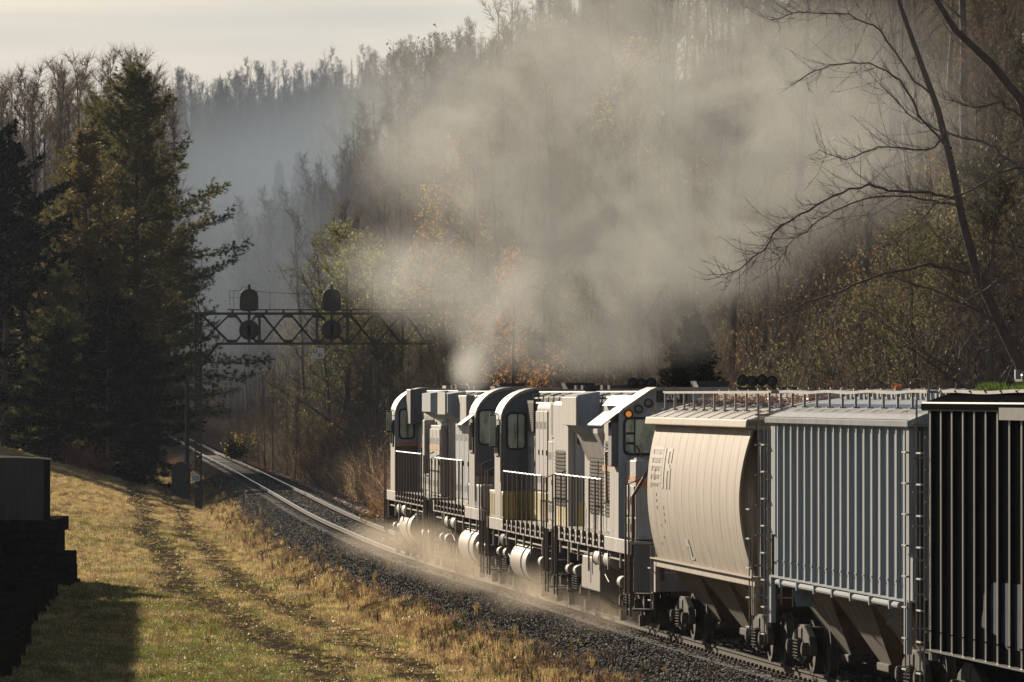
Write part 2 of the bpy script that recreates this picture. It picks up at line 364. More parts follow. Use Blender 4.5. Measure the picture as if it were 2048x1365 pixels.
def rnd_mesh(name, mt, fn): b = MB(); fn(b); return b.mesh(name, mt)
def stone_unit(seed):
    r = random.Random(seed); b = MB(); v = []
    for z in (-.6, 0, .6):
        for k in range(5):
            t = 2 * math.pi * (k + r.random() * .5) / 5; q = (1 if z == 0 else .6) * r.uniform(.75, 1.15); v.append((q * math.cos(t), q * math.sin(t), z * r.uniform(.7, 1.1)))
    f = [(j*5 + k, j*5 + (k+1) % 5, (j+1)*5 + (k+1) % 5, (j+1)*5 + k) for j in range(2) for k in range(5)] + [(4,3,2,1,0), (10,11,12,13,14)]
    return b.add(v, f).mesh('ballast_stone', M['stone'])
def in_view(P, pad=1.0):
    px = 1024 + P[:, 0] / P[:, 1] * F; return (np.abs(px - 1024) < 1060 + pad * 40)
# ballast stones on the shoulders and between the sleepers
n = 120000
y = 104 + (430 - 104) * R.rand(n) ** 1.7; u = np.where(R.rand(n) < .72, R.uniform(-2.0, .1, n) - .35 * R.rand(n) ** 3, R.uniform(.1, 3.6, n))
x = u + near_rail(y); P = np.stack([x, y, ground_z(x, y) + .02], -1); keep = in_view(P); P = P[keep]
scatter('ballast_gravel', [stone_unit(s) for s in range(4)], P, R.uniform(.025, .055, len(P)), R.uniform(0, 6.28, len(P)), R.randint(0, 4, len(P)),
        'dark crushed stone ballast along the rails', tilt=R.uniform(-1, 1, len(P)))
# grass
def clump(mt, n, h, rad, w, seed, droop=.5, name='grass_clump'):
    r = random.Random(seed); b = MB()
    for i in range(n):
        a = r.uniform(0, 6.28); q = rad * math.sqrt(r.random()); x0, y0 = q * math.cos(a), q * math.sin(a); t = r.uniform(0, 6.28); hh = h * r.uniform(.45, 1.1)
        dx, dy = math.cos(t) * w, math.sin(t) * w; s = r.uniform(.1, droop); k = r.uniform(0, 6.28); ox, oy = math.cos(k) * s * hh, math.sin(k) * s * hh
        b.add([(x0 - dx, y0 - dy, 0), (x0 + dx, y0 + dy, 0), (x0 + ox * .35 + dx * .7, y0 + oy * .35 + dy * .7, hh * .6), (x0 + ox * .35 - dx * .7, y0 + oy * .35 - dy * .7, hh * .6), (x0 + ox, y0 + oy, hh)], [(0, 1, 2, 3), (3, 2, 4)])
    return b.mesh(name, mt)
G = [clump(M['grass_g'], 26, .13, .22, .007, 1), clump(M['grass_g'], 22, .18, .2, .007, 2), clump(M['grass_t'], 24, .20, .2, .006, 3), clump(M['grass_t'], 20, .34, .18, .006, 4, .35), clump(M['weed_r'], 18, .34, .22, .010, 5, .6), clump(M['grass_t'], 22, .12, .24, .007, 6, .9)]
n = 150000
y = 125 + (480 - 125) * R.rand(n) ** 1.6; umax = -1.75; xl = -.0735 * y - 1; xr = near_rail(y) + umax; x = xl + (xr - xl) * R.rand(n); u = x - near_rail(y)
P = np.stack([x, y, ground_z(x, y) - .01], -1)
def vnoise(x, y, s): return np.array([noise.noise((a * s, b * s * .55, .3)) for a, b in zip(x, y)])
g1 = vnoise(x, y, .22); g2 = vnoise(x + 50, y, .8); g3 = vnoise(x + 150, y, 2.2)
lane = np.exp(-((u + 4.7 + g1 * .6) / .5) ** 2) + np.exp(-((u + 6.45 + g1 * .6) / .6) ** 2)
keep = R.rand(n) > lane * (.80) * (g3 + g2 > -.55)
gp = .32 + .45 * g1 + .35 * g2 + .6 * (1 - sm(150, 230, y)) * (1 - sm(-9, -4, u)); idx = np.where(R.rand(n) < gp, R.choice([0, 0, 1], n), R.choice([2, 5, 5, 2, 0], n))
idx = np.where((u > -2.9 + g1) & (R.rand(n) < .6), 4, idx); idx = np.where((u > -3.4) & (u < -2.2) & (R.rand(n) < .08), 3, idx)
idx = np.where((y > 300) & (R.rand(n) < .5), 2, idx); idx = np.where((R.rand(n) < .5 * np.clip(g2 + .1, 0, 1) + .08), 4, idx); g4 = vnoise(x + 300, y, .5)
scl = R.uniform(.35, 1.0, n) ** 1.2 * np.where(idx == 4, .5, 1) * np.where(lane > .3, .45, 1)
keep &= ~((g4 > .18) & (R.rand(n) < .75)); keep &= ~((u > -2.1) & (R.rand(n) < .6))
P, scl, idx = P[keep], scl[keep], idx[keep]
scatter('meadow_grass', G, P, scl, R.uniform(0, 6.28, len(P)), idx, 'short dry and green grass beside the track', tilt=R.uniform(-.15, .15, len(P)))
# leaf-shaped bright flecks added to imitate tiny sun highlights in the grass
fk = MB(); r_ = random.Random(15)
for i in range(5):
    a = r_.uniform(0, 6.28); c = Vector((r_.uniform(-.25, .25), r_.uniform(-.25, .25), r_.uniform(.02, .08))); d = Vector((math.cos(a), math.sin(a), r_.uniform(-.5, .8))) * .016; s = Vector((-math.sin(a), math.cos(a), r_.uniform(-.6, .6))) * .012
    fk.add([c - d, c + s, c + d, c - s], [(0, 1, 2, 3)])
fks = [fk.mesh('glint_fleck', M['leaf_y']), fk.mesh('glint_fleck', M['grass_t']), fk.mesh('glint_fleck', M['litter'])]
q_ = R.rand(len(P)) < .22; PF = P[q_]
scatter('glint_flecks', fks, PF + np.array([0, 0, .03]), R.uniform(.8, 1.8, len(PF)), R.uniform(0, 6.28, len(PF)), R.randint(0, 3, len(PF)), 'small bright flecks that imitate sun glints in the grass')
# tall weeds on the edge of the ballast
def weed(mt, h, seed, nb=9, leafy=True, name='weed_stalk'):
    r = random.Random(seed); b = MB()
    for i in range(nb):
        a = r.uniform(0, 6.28); L_ = h * r.uniform(.6, 1); q = r.uniform(.05, .28); p1 = (math.cos(a) * q * L_ * .5, math.sin(a) * q * L_ * .5, L_ * .6); p2 = (math.cos(a) * q * L_, math.sin(a) * q * L_, L_)
        b.tube([(0, 0, 0), p1, p2], [.008, .006, .003], 3, False)
        if leafy:
            for j in range(12):
                t = r.uniform(.25, 1); c = Vector(p1) * t * 1.1 if t < .6 else Vector(p1).lerp(Vector(p2), (t - .6) / .4); a2 = r.uniform(0, 6.28); l = r.uniform(.05, .12)
                d = Vector((math.cos(a2), math.sin(a2), r.uniform(-.2, .8))) * l; s = Vector((-math.sin(a2), math.cos(a2), 0)) * .014
                b.add([c - s, c + s, c + d], [(0, 1, 2)])
    return b.mesh(name, mt)
W = [weed(M['weed_r'], .55, 1), weed(M['grass_t'], .6, 2), weed(M['leaf_g'], .45, 3), weed(M['grass_g'], .5, 4)]
n = 1700; y = 108 + (420 - 108) * R.rand(n) ** 1.4; u = -2.4 + R.randn(n) * .5; x = u + near_rail(y); P = np.stack([x, y, ground_z(x, y) - .02], -1)
cl_ = vnoise(x, y, .35); k = (cl_ > -.1) & in_view(P); P = P[k]
scatter('trackside_weeds', W, P, R.uniform(.25, .75, len(P)), R.uniform(0, 6.28, len(P)), R.choice([0, 0, 0, 1, 1, 2, 3], len(P)), 'russet and straw weeds along the ballast edge')
# leaf litter to the right of the track and on the lower slope
lf = MB(); r_ = random.Random(5)
for i in range(7):
    a = r_.uniform(0, 6.28); c = Vector((r_.uniform(-.3, .3), r_.uniform(-.3, .3), .02)); d = Vector((math.cos(a), math.sin(a), r_.uniform(-.3, .6))) * .06; s = Vector((-math.sin(a), math.cos(a), r_.uniform(-.4, .4))) * .045
    lf.add([c - d, c + s, c + d, c - s], [(0, 1, 2, 3)])
lf_me = lf.mesh('dead_leaf', M['litter'])
n = 42000; y = 215 + 260 * R.rand(n) ** 1.2; u = R.uniform(3.0, 16, n); x = u + near_rail(y); P = np.stack([x, y, ground_z(x, y)], -1)
k = (1024 + x / y * F > 420) & (1024 + x / y * F < 960); P = P[k]
scatter('fallen_leaves', [lf_me, lf_me], P, R.uniform(.7, 1.4, len(P)), R.uniform(0, 6.28, len(P)), np.zeros(len(P)), 'pinkish brown fallen leaves beside the track')
# ------------------------------------------------------------------ locomotives
def place_vehicle(name, Yc, label, cat, group):
    """an Empty on the centre line: local y points away along the rails, x to the right, z up from the rail head"""
    h = heading(Yc); c = 1 / math.sqrt(1 + h * h)
    x = float(near_rail(Yc)) + GA / 2 / c
    o = empty(name, (x, Yc, float(rail_z(Yc))), (-.0025, 0, -math.atan(h))); tag(o, label, cat, group); return o
wheel_b = MB()
def lathe_x(b, prof, n=20, cx=0, cy=0, cz=0, m=0):
    """profile of (x, r) turned around an x axis"""
    k = len(prof); v = []; f = []
    for i in range(n):
        t = 2 * math.pi * i / n
        for x, r in prof: v.append((cx + x, cy + r * math.cos(t), cz + r * math.sin(t)))
    for i in range(n):
        for j in range(k - 1):
            a = i * k + j; c = ((i + 1) % n) * k + j; f.append((a, a + 1, c + 1, c))
    return b.add(v, f, m)
def lathe_y(b, prof, n=24, cx=0, cy=0, cz=0, m=0):
    k = len(prof); v = []; f = []
    for i in range(n):
        t = 2 * math.pi * i / n
        for y, r in prof: v.append((cx + r * math.cos(t), cy + y, cz + r * math.sin(t)))
    for i in range(n):
        for j in range(k - 1):
            a = i * k + j; c = ((i + 1) % n) * k + j; f.append((a, a + 1, c + 1, c))
    return b.add(v, f, m)
lathe_x(wheel_b, [(-.07, 0), (-.07, .12), (-.02, .14), (-.02, .42), (-.065, .44), (-.065, .5), (.05, .505), (.075, .53), (.08, .44), (.03, .42), (.03, .14), (.07, .12), (.07, 0)], 22)
wheel_me = wheel_b.mesh('wheel', M['dirty'], True); fix_normals(wheel_me)
axle_me = MB().tube([(-.72, 0, 0), (.72, 0, 0)], .08, 8).mesh('axle', M['dirty'])
def spring_me():
    b = MB(); pts = []
    for i in range(49): t = i / 48 * 6 * 2 * math.pi; pts.append((.075 * math.cos(t), .075 * math.sin(t), -.16 + .32 * i / 48))
    b.tube(pts, .016, 4); return b.mesh('coil_spring', M['steel_dirty'])
M['steel_dirty'] = mat('dull_spring_steel', (.10, .085, .07), .9, dirt=(.03, .025, .02), amt=.8, spec=.1)
SPR = spring_me()
def truck_loco(root, yc):
    t = empty('truck', (0, yc, 0)); t.parent = root
    for y in (-1.4, 1.4):
        w = inst('wheel', wheel_me, t, (-.75, y, .5)); w2 = inst('wheel', wheel_me, t, (.75, y, .5), (0, 0, math.pi)); inst('axle', axle_me, t, (0, y, .5))
    f = MB()
    for s in (-1, 1):
        prof = [(-2.0, .62), (-1.75, .86), (-.8, .86), (-.5, 1.02), (.5, 1.02), (.8, .86), (1.75, .86), (2.0, .62), (2.0, .36), (1.62, .36), (1.62, .58), (1.15, .58), (1.0, .45), (-1.0, .45), (-1.15, .58), (-1.62, .58), (-1.62, .36), (-2.0, .36)]
        f.prismx(prof, s * 1.02, s * 1.16)
        f.box(s * 1.16, s * 1.2, -.35, .35, .5, .95)
    f.build('side_frame', M['dirty'], t, bevel=.015)
    for y in (-1.4, 1.4):
        j = MB(); lathe_x(j, [(0, 0), (0, .13), (-.16, .13), (-.18, .1), (-.18, 0)], 12, -1.12, 0, 0); j.build('journal_box', M['steel_dirty'], t, loc=(0, y, .5))
        b = MB(); lathe_y(b, [(-.3, 0), (-.3, .1), (-.28, .125), (.25, .125), (.3, .08), (.3, 0)], 14); b.build('brake_cylinder', M['tank'], t, loc=(-1.26, y * .62, .9), smooth=False)
    for y in (-.42, -.2, .2, .42): inst('coil_spring', SPR, t, (-1.22, y, .62))
    g = MB()
    for y in (-1.95, 1.95): g.tube([(-1.2, y, .95), (-1.22, y, .5), (-1.15, y * .97, .14)], .018, 5); g.box(-1.24, -1.1, y * .93 - .08, y * .93 + .08, .08, .3)
    g.tube([(-1.25, -1.6, .85), (-1.27, -.9, .35), (-1.25, -.2, .85)], .015, 5); g.tube([(-1.25, .4, .9), (-1.27, 1.0, .4), (-1.25, 1.8, .8)], .015, 5)
    g.build('sanding_pipe', M['steel_dirty'], t)
    return t
def rrect(x0, x1, z0, z1, r, n=5):
    pts = []
    for cx, cz, a0 in ((x1 - r, z1 - r, 0), (x0 + r, z1 - r, 90), (x0 + r, z0 + r, 180), (x1 - r, z0 + r, 270)):
        for i in range(n + 1): t = math.radians(a0 + 90 * i / n); pts.append((cx + r * math.cos(t), cz + r * math.sin(t)))
    return pts
def ring_prism(b, pout, pin, y0, y1):
    n = len(pout)
    for p, q in ((y0, 1), (y1, 1)):
        b.add([(x, p, z) for x, z in pout] + [(x, p, z) for x, z in pin], [(i, (i+1) % n, (i+1) % n + n, i + n) for i in range(n)])
    b.add([(x, y0, z) for x, z in pout] + [(x, y1, z) for x, z in pout], [(i, (i+1) % n, (i+1) % n + n, i + n) for i in range(n)])
    b.add([(x, y0, z) for x, z in pin] + [(x, y1, z) for x, z in pin], [(i, (i+1) % n, (i+1) % n + n, i + n) for i in range(n)])
def window_end(parent, x0, x1, z0, z1, y, lit=False, split=False):
    """a round-cornered window in a wall that faces the camera (towards -y) standing at y"""
    f = MB(); ring_prism(f, rrect(x0 - .045, x1 + .045, z0 - .045, z1 + .045, .12), rrect(x0, x1, z0, z1, .085), y - .03, y + .005)
    fr = f.build('cab_window', M['rubber'], parent)
    g = MB(); p = rrect(x0, x1, z0, z1, .085); g.add([(a, y - .008, c) for a, c in p], [tuple(range(len(p)))])
    g.build('pane', M['glass_lit'] if lit else M['glass'], fr)
    if lit:
        b = MB(); xm = x0 + (x1 - x0) * .55
        b.box(xm, xm + .03, y - .02, y - .01, z0, z1)
        b.build('window_bar', M['rubber'], fr)
    return fr
def text_obj(s, size, mt, parent, loc, rot, name='number_lettering', extr=.004):
    cu = bpy.data.curves.new(name, 'FONT'); cu.body = s; cu.size = size; cu.extrude = extr; cu.align_x = 'CENTER'; cu.align_y = 'CENTER'; cu.offset = size * .02
    tmp = bpy.data.objects.new('tmp', cu); COL.objects.link(tmp); bpy.context.view_layer.update()
    me = bpy.data.meshes.new_from_object(tmp.evaluated_get(bpy.context.evaluated_depsgraph_get())); bpy.data.objects.remove(tmp)
    me.materials.clear(); me.materials.append(mt); me.name = name
    o = inst(name, me, parent, loc, rot); return o

def louvers(parent, x, y0, y1, z0, z1, n, proud=.03):
    """a column of slanted louvre slats on a side facing -x"""
    bk = MB().box(x - .004, x - .002, y0, y1, z0, z1).build('louver_panel', M['black'], parent)
    sl = MB(); h = (z1 - z0) / n
    for i in range(n):
        z = z0 + i * h; sl.add([(x - proud, y0, z), (x - proud, y1, z), (x - .004, y1, z + h * .62), (x - .004, y0, z + h * .62), (x - .004, y0, z), (x - .004, y1, z)], [(0, 1, 2, 3), (0, 4, 5, 1), (0, 3, 4), (1, 5, 2)])
    sl.build('louver_slat', M['louver'], bk); return bk
def doors(parent, x, y0, y1, z0, z1, n, mt, slots=True, gap=.03):
    w = (y1 - y0) / n
    for i in range(n):
        a, b = y0 + i * w + gap, y0 + (i + 1) * w - gap
        d = MB().box(x - .028, x, a, b, z0, z1).build('hood_door', mt, parent, bevel=.008)
        hw = MB(); hw.box(x - .05, x - .028, a + .05, a + .09, (z0 + z1) / 2 - .1, (z0 + z1) / 2 + .02)
        if slots:
            for zz in (z0 + .18, z1 - .42):
                for q in (.22, .42, .62, .8): hw.box(x - .031, x - .0285, a + (b - a) * q, a + (b - a) * q + .1, zz, zz + .17)
        tag(hw.build('door_slots_and_latch', M['black'], d), kind='stuff')
def hood_prof(w, z0, z1, r=.16, z_taper=None):
    p = [(-w, z0), (-w, z1 - r)]
    for i in range(1, 6): t = math.radians(18 * i); p.append((-w + r - r * math.cos(t), z1 - r + r * math.sin(t)))
    return p + [(-x, z) for x, z in reversed(p)]

def loco(Yc, n, spec, label):
    root = place_vehicle('diesel_locomotive', Yc, label, 'locomotive', 'four diesel locomotives at the head of the train')
    dz = spec['deck']; top = spec.get('top', 4.72); mw = spec.get('body', M['white'])
    Y_ = lambda a, b: tuple(sorted((n * a, n * b)))
    # frame, deck, sills
    MB().box(-1.25, 1.25, -7.7, 7.7, dz - .55, dz - .2).build('underframe', M['dirty'], root)
    MB().box(-1.47, 1.47, -7.95, 7.95, dz - .06, dz).build('walkway_deck', M['white'], root)
    a, b = Y_(-6.9, 7.95); MB().box(-1.52, -1.475, a, b, dz - .27, dz + .015).build('side_sill', M['white'], root, bevel=.01)
    MB().box(1.475, 1.52, a, b, dz - .27, dz + .015).build('side_sill', M['white'], root, bevel=.01)
    for s in (1, -1):
        e = MB(); e.box(-1.45, 1.45, s * 7.95, s * 8.02, dz - 1.0, dz - .07); e.build('end_plate', M['dgrey'], root)
        cp = MB(); cp.box(-.16, .16, s * 8.02, s * 8.45, .75, 1.02); cp.box(-.2, .2, s * 8.3, s * 8.46, .72, 1.06); cp.build('coupler', M['dirty'], root, bevel=.02)
    # plough / pilot at each end
    # hood
    hood = MB().prism(hood_prof(.86, dz, top - .28), *Y_(-7.45, 4.0)).build('hood', mw, root)
    # cab
    edge = spec.get('edge', 4.05); slant = spec.get('slant')
    if slant: prof = [(-1.5, dz), (-1.5, edge + .12), (-1.42, edge + .2), (-.86, top - .04), (-.72, top + .02), (.72, top + .02), (.86, top - .04), (1.42, edge + .2), (1.5, edge + .12), (1.5, dz)]
    else:
        arc = [(-1.5 + .92 * (1 - math.cos(math.radians(t))), edge + (top + .03 - edge) * math.sin(math.radians(t))) for t in range(0, 91, 10)]
        prof = [(-1.5, dz)] + arc + [(-x, z) for x, z in reversed(arc)] + [(1.5, dz)]
    c0, c1 = Y_(4.02, 5.75)
    cab = MB().prism(prof, c0, c1).build('cab', spec.get('cabmat', M['grey']), root)  # shade of the end walls is put into the cab's grey colour
    # bright rolled roof skin over the cab, standing proud of the end walls
    out = [(x * 1.0 + (-.02 if x < 0 else .02), z + .025) for x, z in prof[1:-1]]; inn = [(x, z + .001) for x, z in prof[1:-1]]
    rb = MB(); m_ = len(out)
    for (p, q) in zip(range(m_ - 1), range(1, m_)):
        rb.add([(out[p][0], c0 - .05, out[p][1]), (out[q][0], c0 - .05, out[q][1]), (out[q][0], c1 + .05, out[q][1]), (out[p][0], c1 + .05, out[p][1]),
                (inn[p][0], c0 - .05, inn[p][1] - .04), (inn[q][0], c0 - .05, inn[q][1] - .04)], [(0, 1, 2, 3), (4, 5, 1, 0)])
    rb.build('cab_roof', M['white'], cab)
    sd = MB().box(-1.512, -1.502, c0 + .02, c1 - .02, dz + .02, edge - .1).build('cab_side', M['white'], cab)
    # side window, mirror and sunshade
    sw = MB().box(-1.55, -1.513, c0 + .35, c1 - .35, edge - .85, edge - .1).build('side_window', M['rubber'], cab)
    MB().box(-1.553, -1.5505, c0 + .42, c1 - .42, edge - .79, edge - .16).build('pane', M['glass'], sw)
    # short nose
    n0, n1 = Y_(5.77, 7.5)
    if spec.get('widenose'):
        pass
    else:
        nose = MB().prism(hood_prof(.86, dz, dz + 1.55, .12), n0, n1).build('short_nose', spec.get('nose', M['white']), root)
    # the wall that faces the camera: rear wall of the cab for nose-away engines
    yw = c0 - .002
    spec['wall'](root, cab, yw, dz, edge, top)
    # railing
    span = spec['rail']; zb = dz - .22; zt = dz + 1.18
    posts = []
    ry = np.arange(span[0], span[1] + .01, spec.get('pitch', 1.25))
    pm = MB(); pm.tube([(0, 0, 0), (0, 0, zt - zb)], .021, 6); pm.box(-.03, .045, -.03, .03, -.0, .1); pm.box(-.03, .045, -.03, .03, .14, .26); pme = pm.mesh('railing_post', M['post']); fix_normals(pme)
    for y in ry: inst('railing_post', pme, root, (-1.56, float(y), zb))
    pts = []
    for i, y in enumerate(np.linspace(ry[0], ry[-1], 40)): pts.append((-1.56, y, zt + .008 * math.sin(i * 1.7)))
    MB().tube(pts, .018, 6).build('handrail', M['railwhite'], root)
    # end steps and their tall handrails, at the rear end
    for s, y0 in ((-1, n * -7.5), (1, n * 7.6)):
        if s == 1 and not spec.get('nosesteps', True): continue
        st = MB()
        for i in range(4): st.box(-1.5, -1.05, y0 - .28, y0 + .28, .42 + i * (dz - .55) / 4, .445 + i * (dz - .55) / 4)
        st.box(-1.52, -1.48, y0 - .33, y0 - .3, .3, dz); st.box(-1.52, -1.48, y0 + .3, y0 + .33, .3, dz); st.box(-1.04, -1.0, y0 - .3, y0 + .3, .35, dz)
        st.build('step_well', M['dirty'], root)
        hr = MB()
        hr.tube([(-1.54, y0 - .32, .75), (-1.54, y0 - .32, dz + 1.15), (-1.3, y0 - .32, dz + 1.25)], .02, 6); hr.tube([(-1.54, y0 + .32, .75), (-1.54, y0 + .32, dz + 1.15)], .02, 6)
        hr.build('step_handrail', M['post'], root)
    # roof equipment
    MB().box(-.62, .62, *Y_(-7.3, 3.9), top - .3, top - .03).build('roof_duct', M['black'], root, bevel=.02)
    cbm = MB()
    for i, y in enumerate(np.arange(-7, 3.6, 1.3)): cbm.tube([(-.8, n * y, top - .29), (-.78, n * y, top - .12 - .06 * (i % 2)), (-.5, n * y, top - .05)], .02, 5)
    cbm.tube([(-.74, n * -7.0, top - .2), (-.76, n * -2, top - .17), (-.74, n * 3.8, top - .2)], .025, 5); cbm.build('roof_conduit', M['railwhite'], root)
    rf = MB()
    for i, y in enumerate(np.arange(-6.6, 3.4, .55)): rf.box(-.6, .6, n * y - .02, n * y + .02, top - .02, top + .02)
    rf.build('roof_rib', M['rust'], root)
    for y in (-6.4, -4.9):
        fb = MB(); v = []
        for k in range(20): t = 2 * math.pi * k / 20; v.append((.62 * math.cos(t), n * y + .62 * math.sin(t)))
        fb.add([(a, b, top) for a, b in v] + [(a, b, top + .1) for a, b in v], [(i, (i+1) % 20, (i+1) % 20 + 20, i + 20) for i in range(20)] + [tuple(range(20, 40))]); fb.build('radiator_fan', M['black'], root)
    sy, sx = spec['stack']
    MB().prism([(sx - .28, top), (sx - .36, top + .17), (sx + .36, top + .17), (sx + .28, top)], sy - .5, sy + .5).build('exhaust_stack', M['black'], root)
    # trucks, tanks
    for y in spec['trucks']: truck_loco(root, y)
    t0, t1 = spec['tank']
    if spec.get('boxtank'):
        tb = MB(); tb.prism([(-1.42, dz - 1.2), (-1.42, dz - .52), (-1.36, dz - .47), (-.5, dz - .47), (-.5, .3), (-.62, .24)], t0, t1)
        tk = tb.build('fuel_tank', M['tank'], root, bevel=.02)
        MB().box(-1.426, -1.42, (t0 + t1) / 2 - .1, (t0 + t1) / 2 + .1, dz - 1.05, dz - .6).build('gauge_slot', M['black'], tk)
        MB().prism([(1.42, dz - 1.2), (1.42, dz - .5), (.5, dz - .47), (.5, .3)], t0, t1).build('fuel_tank', M['tank'], root)
    else:
        for s in (-1, 1):
            tb = MB(); r = .50; L_ = t1 - t0
            lathe_y(tb, [(0, 0), (0, r - .06), (.07, r), (L_ - .07, r), (L_, r - .06), (L_, 0)], 40)
            tk = tb.build('fuel_tank', M['tank'], root, smooth=True, loc=(s * .93, t0, spec.get('tz', .80)))
            for q in (.28,):
                st = MB(); lathe_y(st, [(0, r + .001), (0, r + .018), (.14, r + .018), (.14, r + .001)], 40); st.build('tank_strap', M['dirty'], tk, loc=(0, L_ * q, 0))
    for y in spec['air']:
        ab = MB(); lathe_y(ab, [(-.75, 0), (-.75, .12), (-.7, .19), (.7, .19), (.75, .12), (.75, 0)], 20)
        a_ = ab.build('air_tank', M['tank'], root, loc=(-1.30, y, dz - .49), smooth=True)
        for q in (-.62, .6): sb = MB(); lathe_y(sb, [(0, .191), (0, .205), (.05, .205), (.05, .191)], 20); sb.build('tank_strap', M['dirty'], a_, loc=(0, q, 0))
    hg = MB(); rr = random.Random(int(Yc))
    for y in np.arange(-6, 7, 2.1):
        y = y + rr.uniform(-.4, .4); hg.box(-1.5, -1.46, y, y + .07, dz - .27 - rr.uniform(.25, .6), dz - .27)
    hg.tube([(-1.45, -6.5, dz - .42), (-1.45, 6.5, dz - .42)], .02, 5)
    hg.tube([(-1.4, spec['air'][0] - 1, dz - .35), (-1.42, spec['air'][0] - 1.3, dz - .8), (-1.4, spec['air'][0] - 1.9, dz - .95)], .018, 5)
    hg.build('hanger_pipe', M['tank'], root)
    spec['hood'](root, hood, dz, top)
    return root

def horns(root, x, y, z, k=3):
    h = empty('air_horn', (x, y, z)); h.parent = root
    b = MB().box(-.05, .3 * k, .3, .36, -.2, -.12).build('horn_bracket', M['black'], h)
    for i in range(k):
        hb = MB(); lathe_y(hb, [(0, .115), (.03, .095), (.12, .05), (.42, .025), (.45, 0)], 16); lathe_y(hb, [(.002, 0), (.03, .09)], 16)
        hb.build('horn_bell', M['black'], h, loc=(.03 + i * .2, 0, .02 * ((i + 1) % 2)))
def awning(root, y0, y1, z, mt):
    b = MB(); b.add([(-1.5, y0, z), (-1.5, y1, z), (-1.84, y1, z - .26), (-1.84, y0, z - .26), (-1.5, y0, z - .03), (-1.5, y1, z - .03), (-1.84, y1, z - .285), (-1.84, y0, z - .285)],
                    [(0, 1, 2, 3), (4, 7, 6, 5), (0, 3, 7, 4), (1, 5, 6, 2), (3, 2, 6, 7)]); return b.build('window_awning', mt, root)
def mirror(root, y, z, h=.62, mt=None):
    m_ = MB().box(-1.72, -1.56, y - .03, y + .03, z - h / 2, z + h / 2).build('mirror', M['rubber'], root, bevel=.01)
    MB().box(-1.705, -1.575, y - .034, y - .031, z - h / 2 + .03, z + h / 2 - .03).build('mirror_glass', mt or M['glass_lit'], m_)
    MB().tube([(-1.5, y, z + h / 2), (-1.64, y, z + h / 2 + .05), (-1.64, y, z + h / 2)], .015, 5).build('mirror_arm', M['steel_dirty'], m_)

# --- engine 1 (farthest, nose away): white cab back wall, orange stripe, dark blue-grey below
def wall1(root, cab, yw, dz, edge, top):
    MB().box(-1.5, -.87, yw - .006, yw - .001, dz + .02, dz + 1.38).build('lower_cab_panel', M['dgrey'], cab)
    MB().box(-1.503, -.87, yw - .009, yw - .0065, dz + 1.32, dz + 1.42).build('orange_stripe', M['orange'], cab)
    window_end(cab, -1.36, -.98, edge - .62, edge + .18, yw, lit=True)
    mirror(root, yw + .5, edge - .15)
def hood1(root, hood, dz, top):
    doors(hood, -.86, -2.2, 3.2, dz + .1, top - .5, 4, M['white'])
    MB().box(-1.2, -.87, 2.2, 3.7, top - 1.0, top + .0).build('dynamic_brake_box', M['dgrey'], root, bevel=.02)
    MB().prism([(-.87, top - .9), (-1.36, top - .62), (-1.36, top - .12), (-.87, top - .04)], -7.2, -4.2).build('radiator_box', M['grey'], root)
    MB().prism([(.87, top - .9), (1.36, top - .62), (1.36, top - .12), (.87, top - .04)], -7.2, -4.2).build('radiator_box', M['grey'], root)
    MB().box(-1.05, -.87, -6.9, -3.0, dz + .02, top - 1.0).build('hood_cabinet', M['white'], root, bevel=.015)
    doors(root, -1.05, -6.8, -3.1, dz + .1, top - 1.1, 3, M['white'])
    MB().box(-.892, -.889, -2.2, 3.2, dz + 1.28, dz + 1.4).build('orange_stripe', M['orange'], hood)
    MB().box(-1.083, -1.08, -6.9, -3.0, dz + 1.28, dz + 1.4).build('orange_stripe', M['orange'], hood)
    MB().box(-1.2, -.9, -3.0, -2.4, dz + .6, dz + 2.1).build('filter_box', M['white'], root, bevel=.02)
    MB().box(-.5, .5, -1.8, -.6, top, top + .1).build('roof_hatch', M['white'], root)
    MB().tube([(-.86, -7.48, dz), (-.6, -7.5, dz + .6), (-.6, -7.5, top - .4)], .02, 6).build('end_grab_iron', M['railwhite'], hood)
# --- engine 2 (nose towards the camera)
def wall2(root, cab, yw, dz, edge, top):
    window_end(cab, -1.40, -.86, edge - .62, edge + .2, yw, lit=True)
    MB().box(-1.5, 1.5, yw - .006, yw - .001, dz + .05, dz + .82).build('nose_cab_panel', M['white'], cab)
    MB().box(-1.5, 1.5, yw - .009, yw - .0065, dz + .82, dz + .90).build('red_stripe', M['red'], cab)
    nb = MB().box(-.86, -.5, yw - .03, yw - .001, top - .55, top - .25).build('number_board', M['black'], cab)
    for x in (-.50, -.28):
        l = MB(); lathe_y(l, [(-.05, .095), (0, .1), (0, .0)], 16); l.build('headlight', M['lens'], cab, loc=(x + .35, yw - .01, top - .18))
    awning(root, yw + .2, yw + 1.4, edge + .12, M['white']); MB().tube([(-1.52, yw - .05, edge), (-1.52, yw - .05, dz + .2)], .02, 6).build('grab_iron', M['railwhite'], cab)
    bx = MB().box(-1.5, -1.2, yw - 1.75, yw + 2.2, dz + .02, dz + .62).build('battery_box', M['white'], root, bevel=.02)
    rv = MB()
    for y in np.linspace(yw - 1.6, yw + 2.0, 7): rv.box(-1.515, -1.5, y, y + .05, dz + .08, dz + .56)
    tag(rv.build('battery_box_vents', M['white'], bx), kind='stuff')
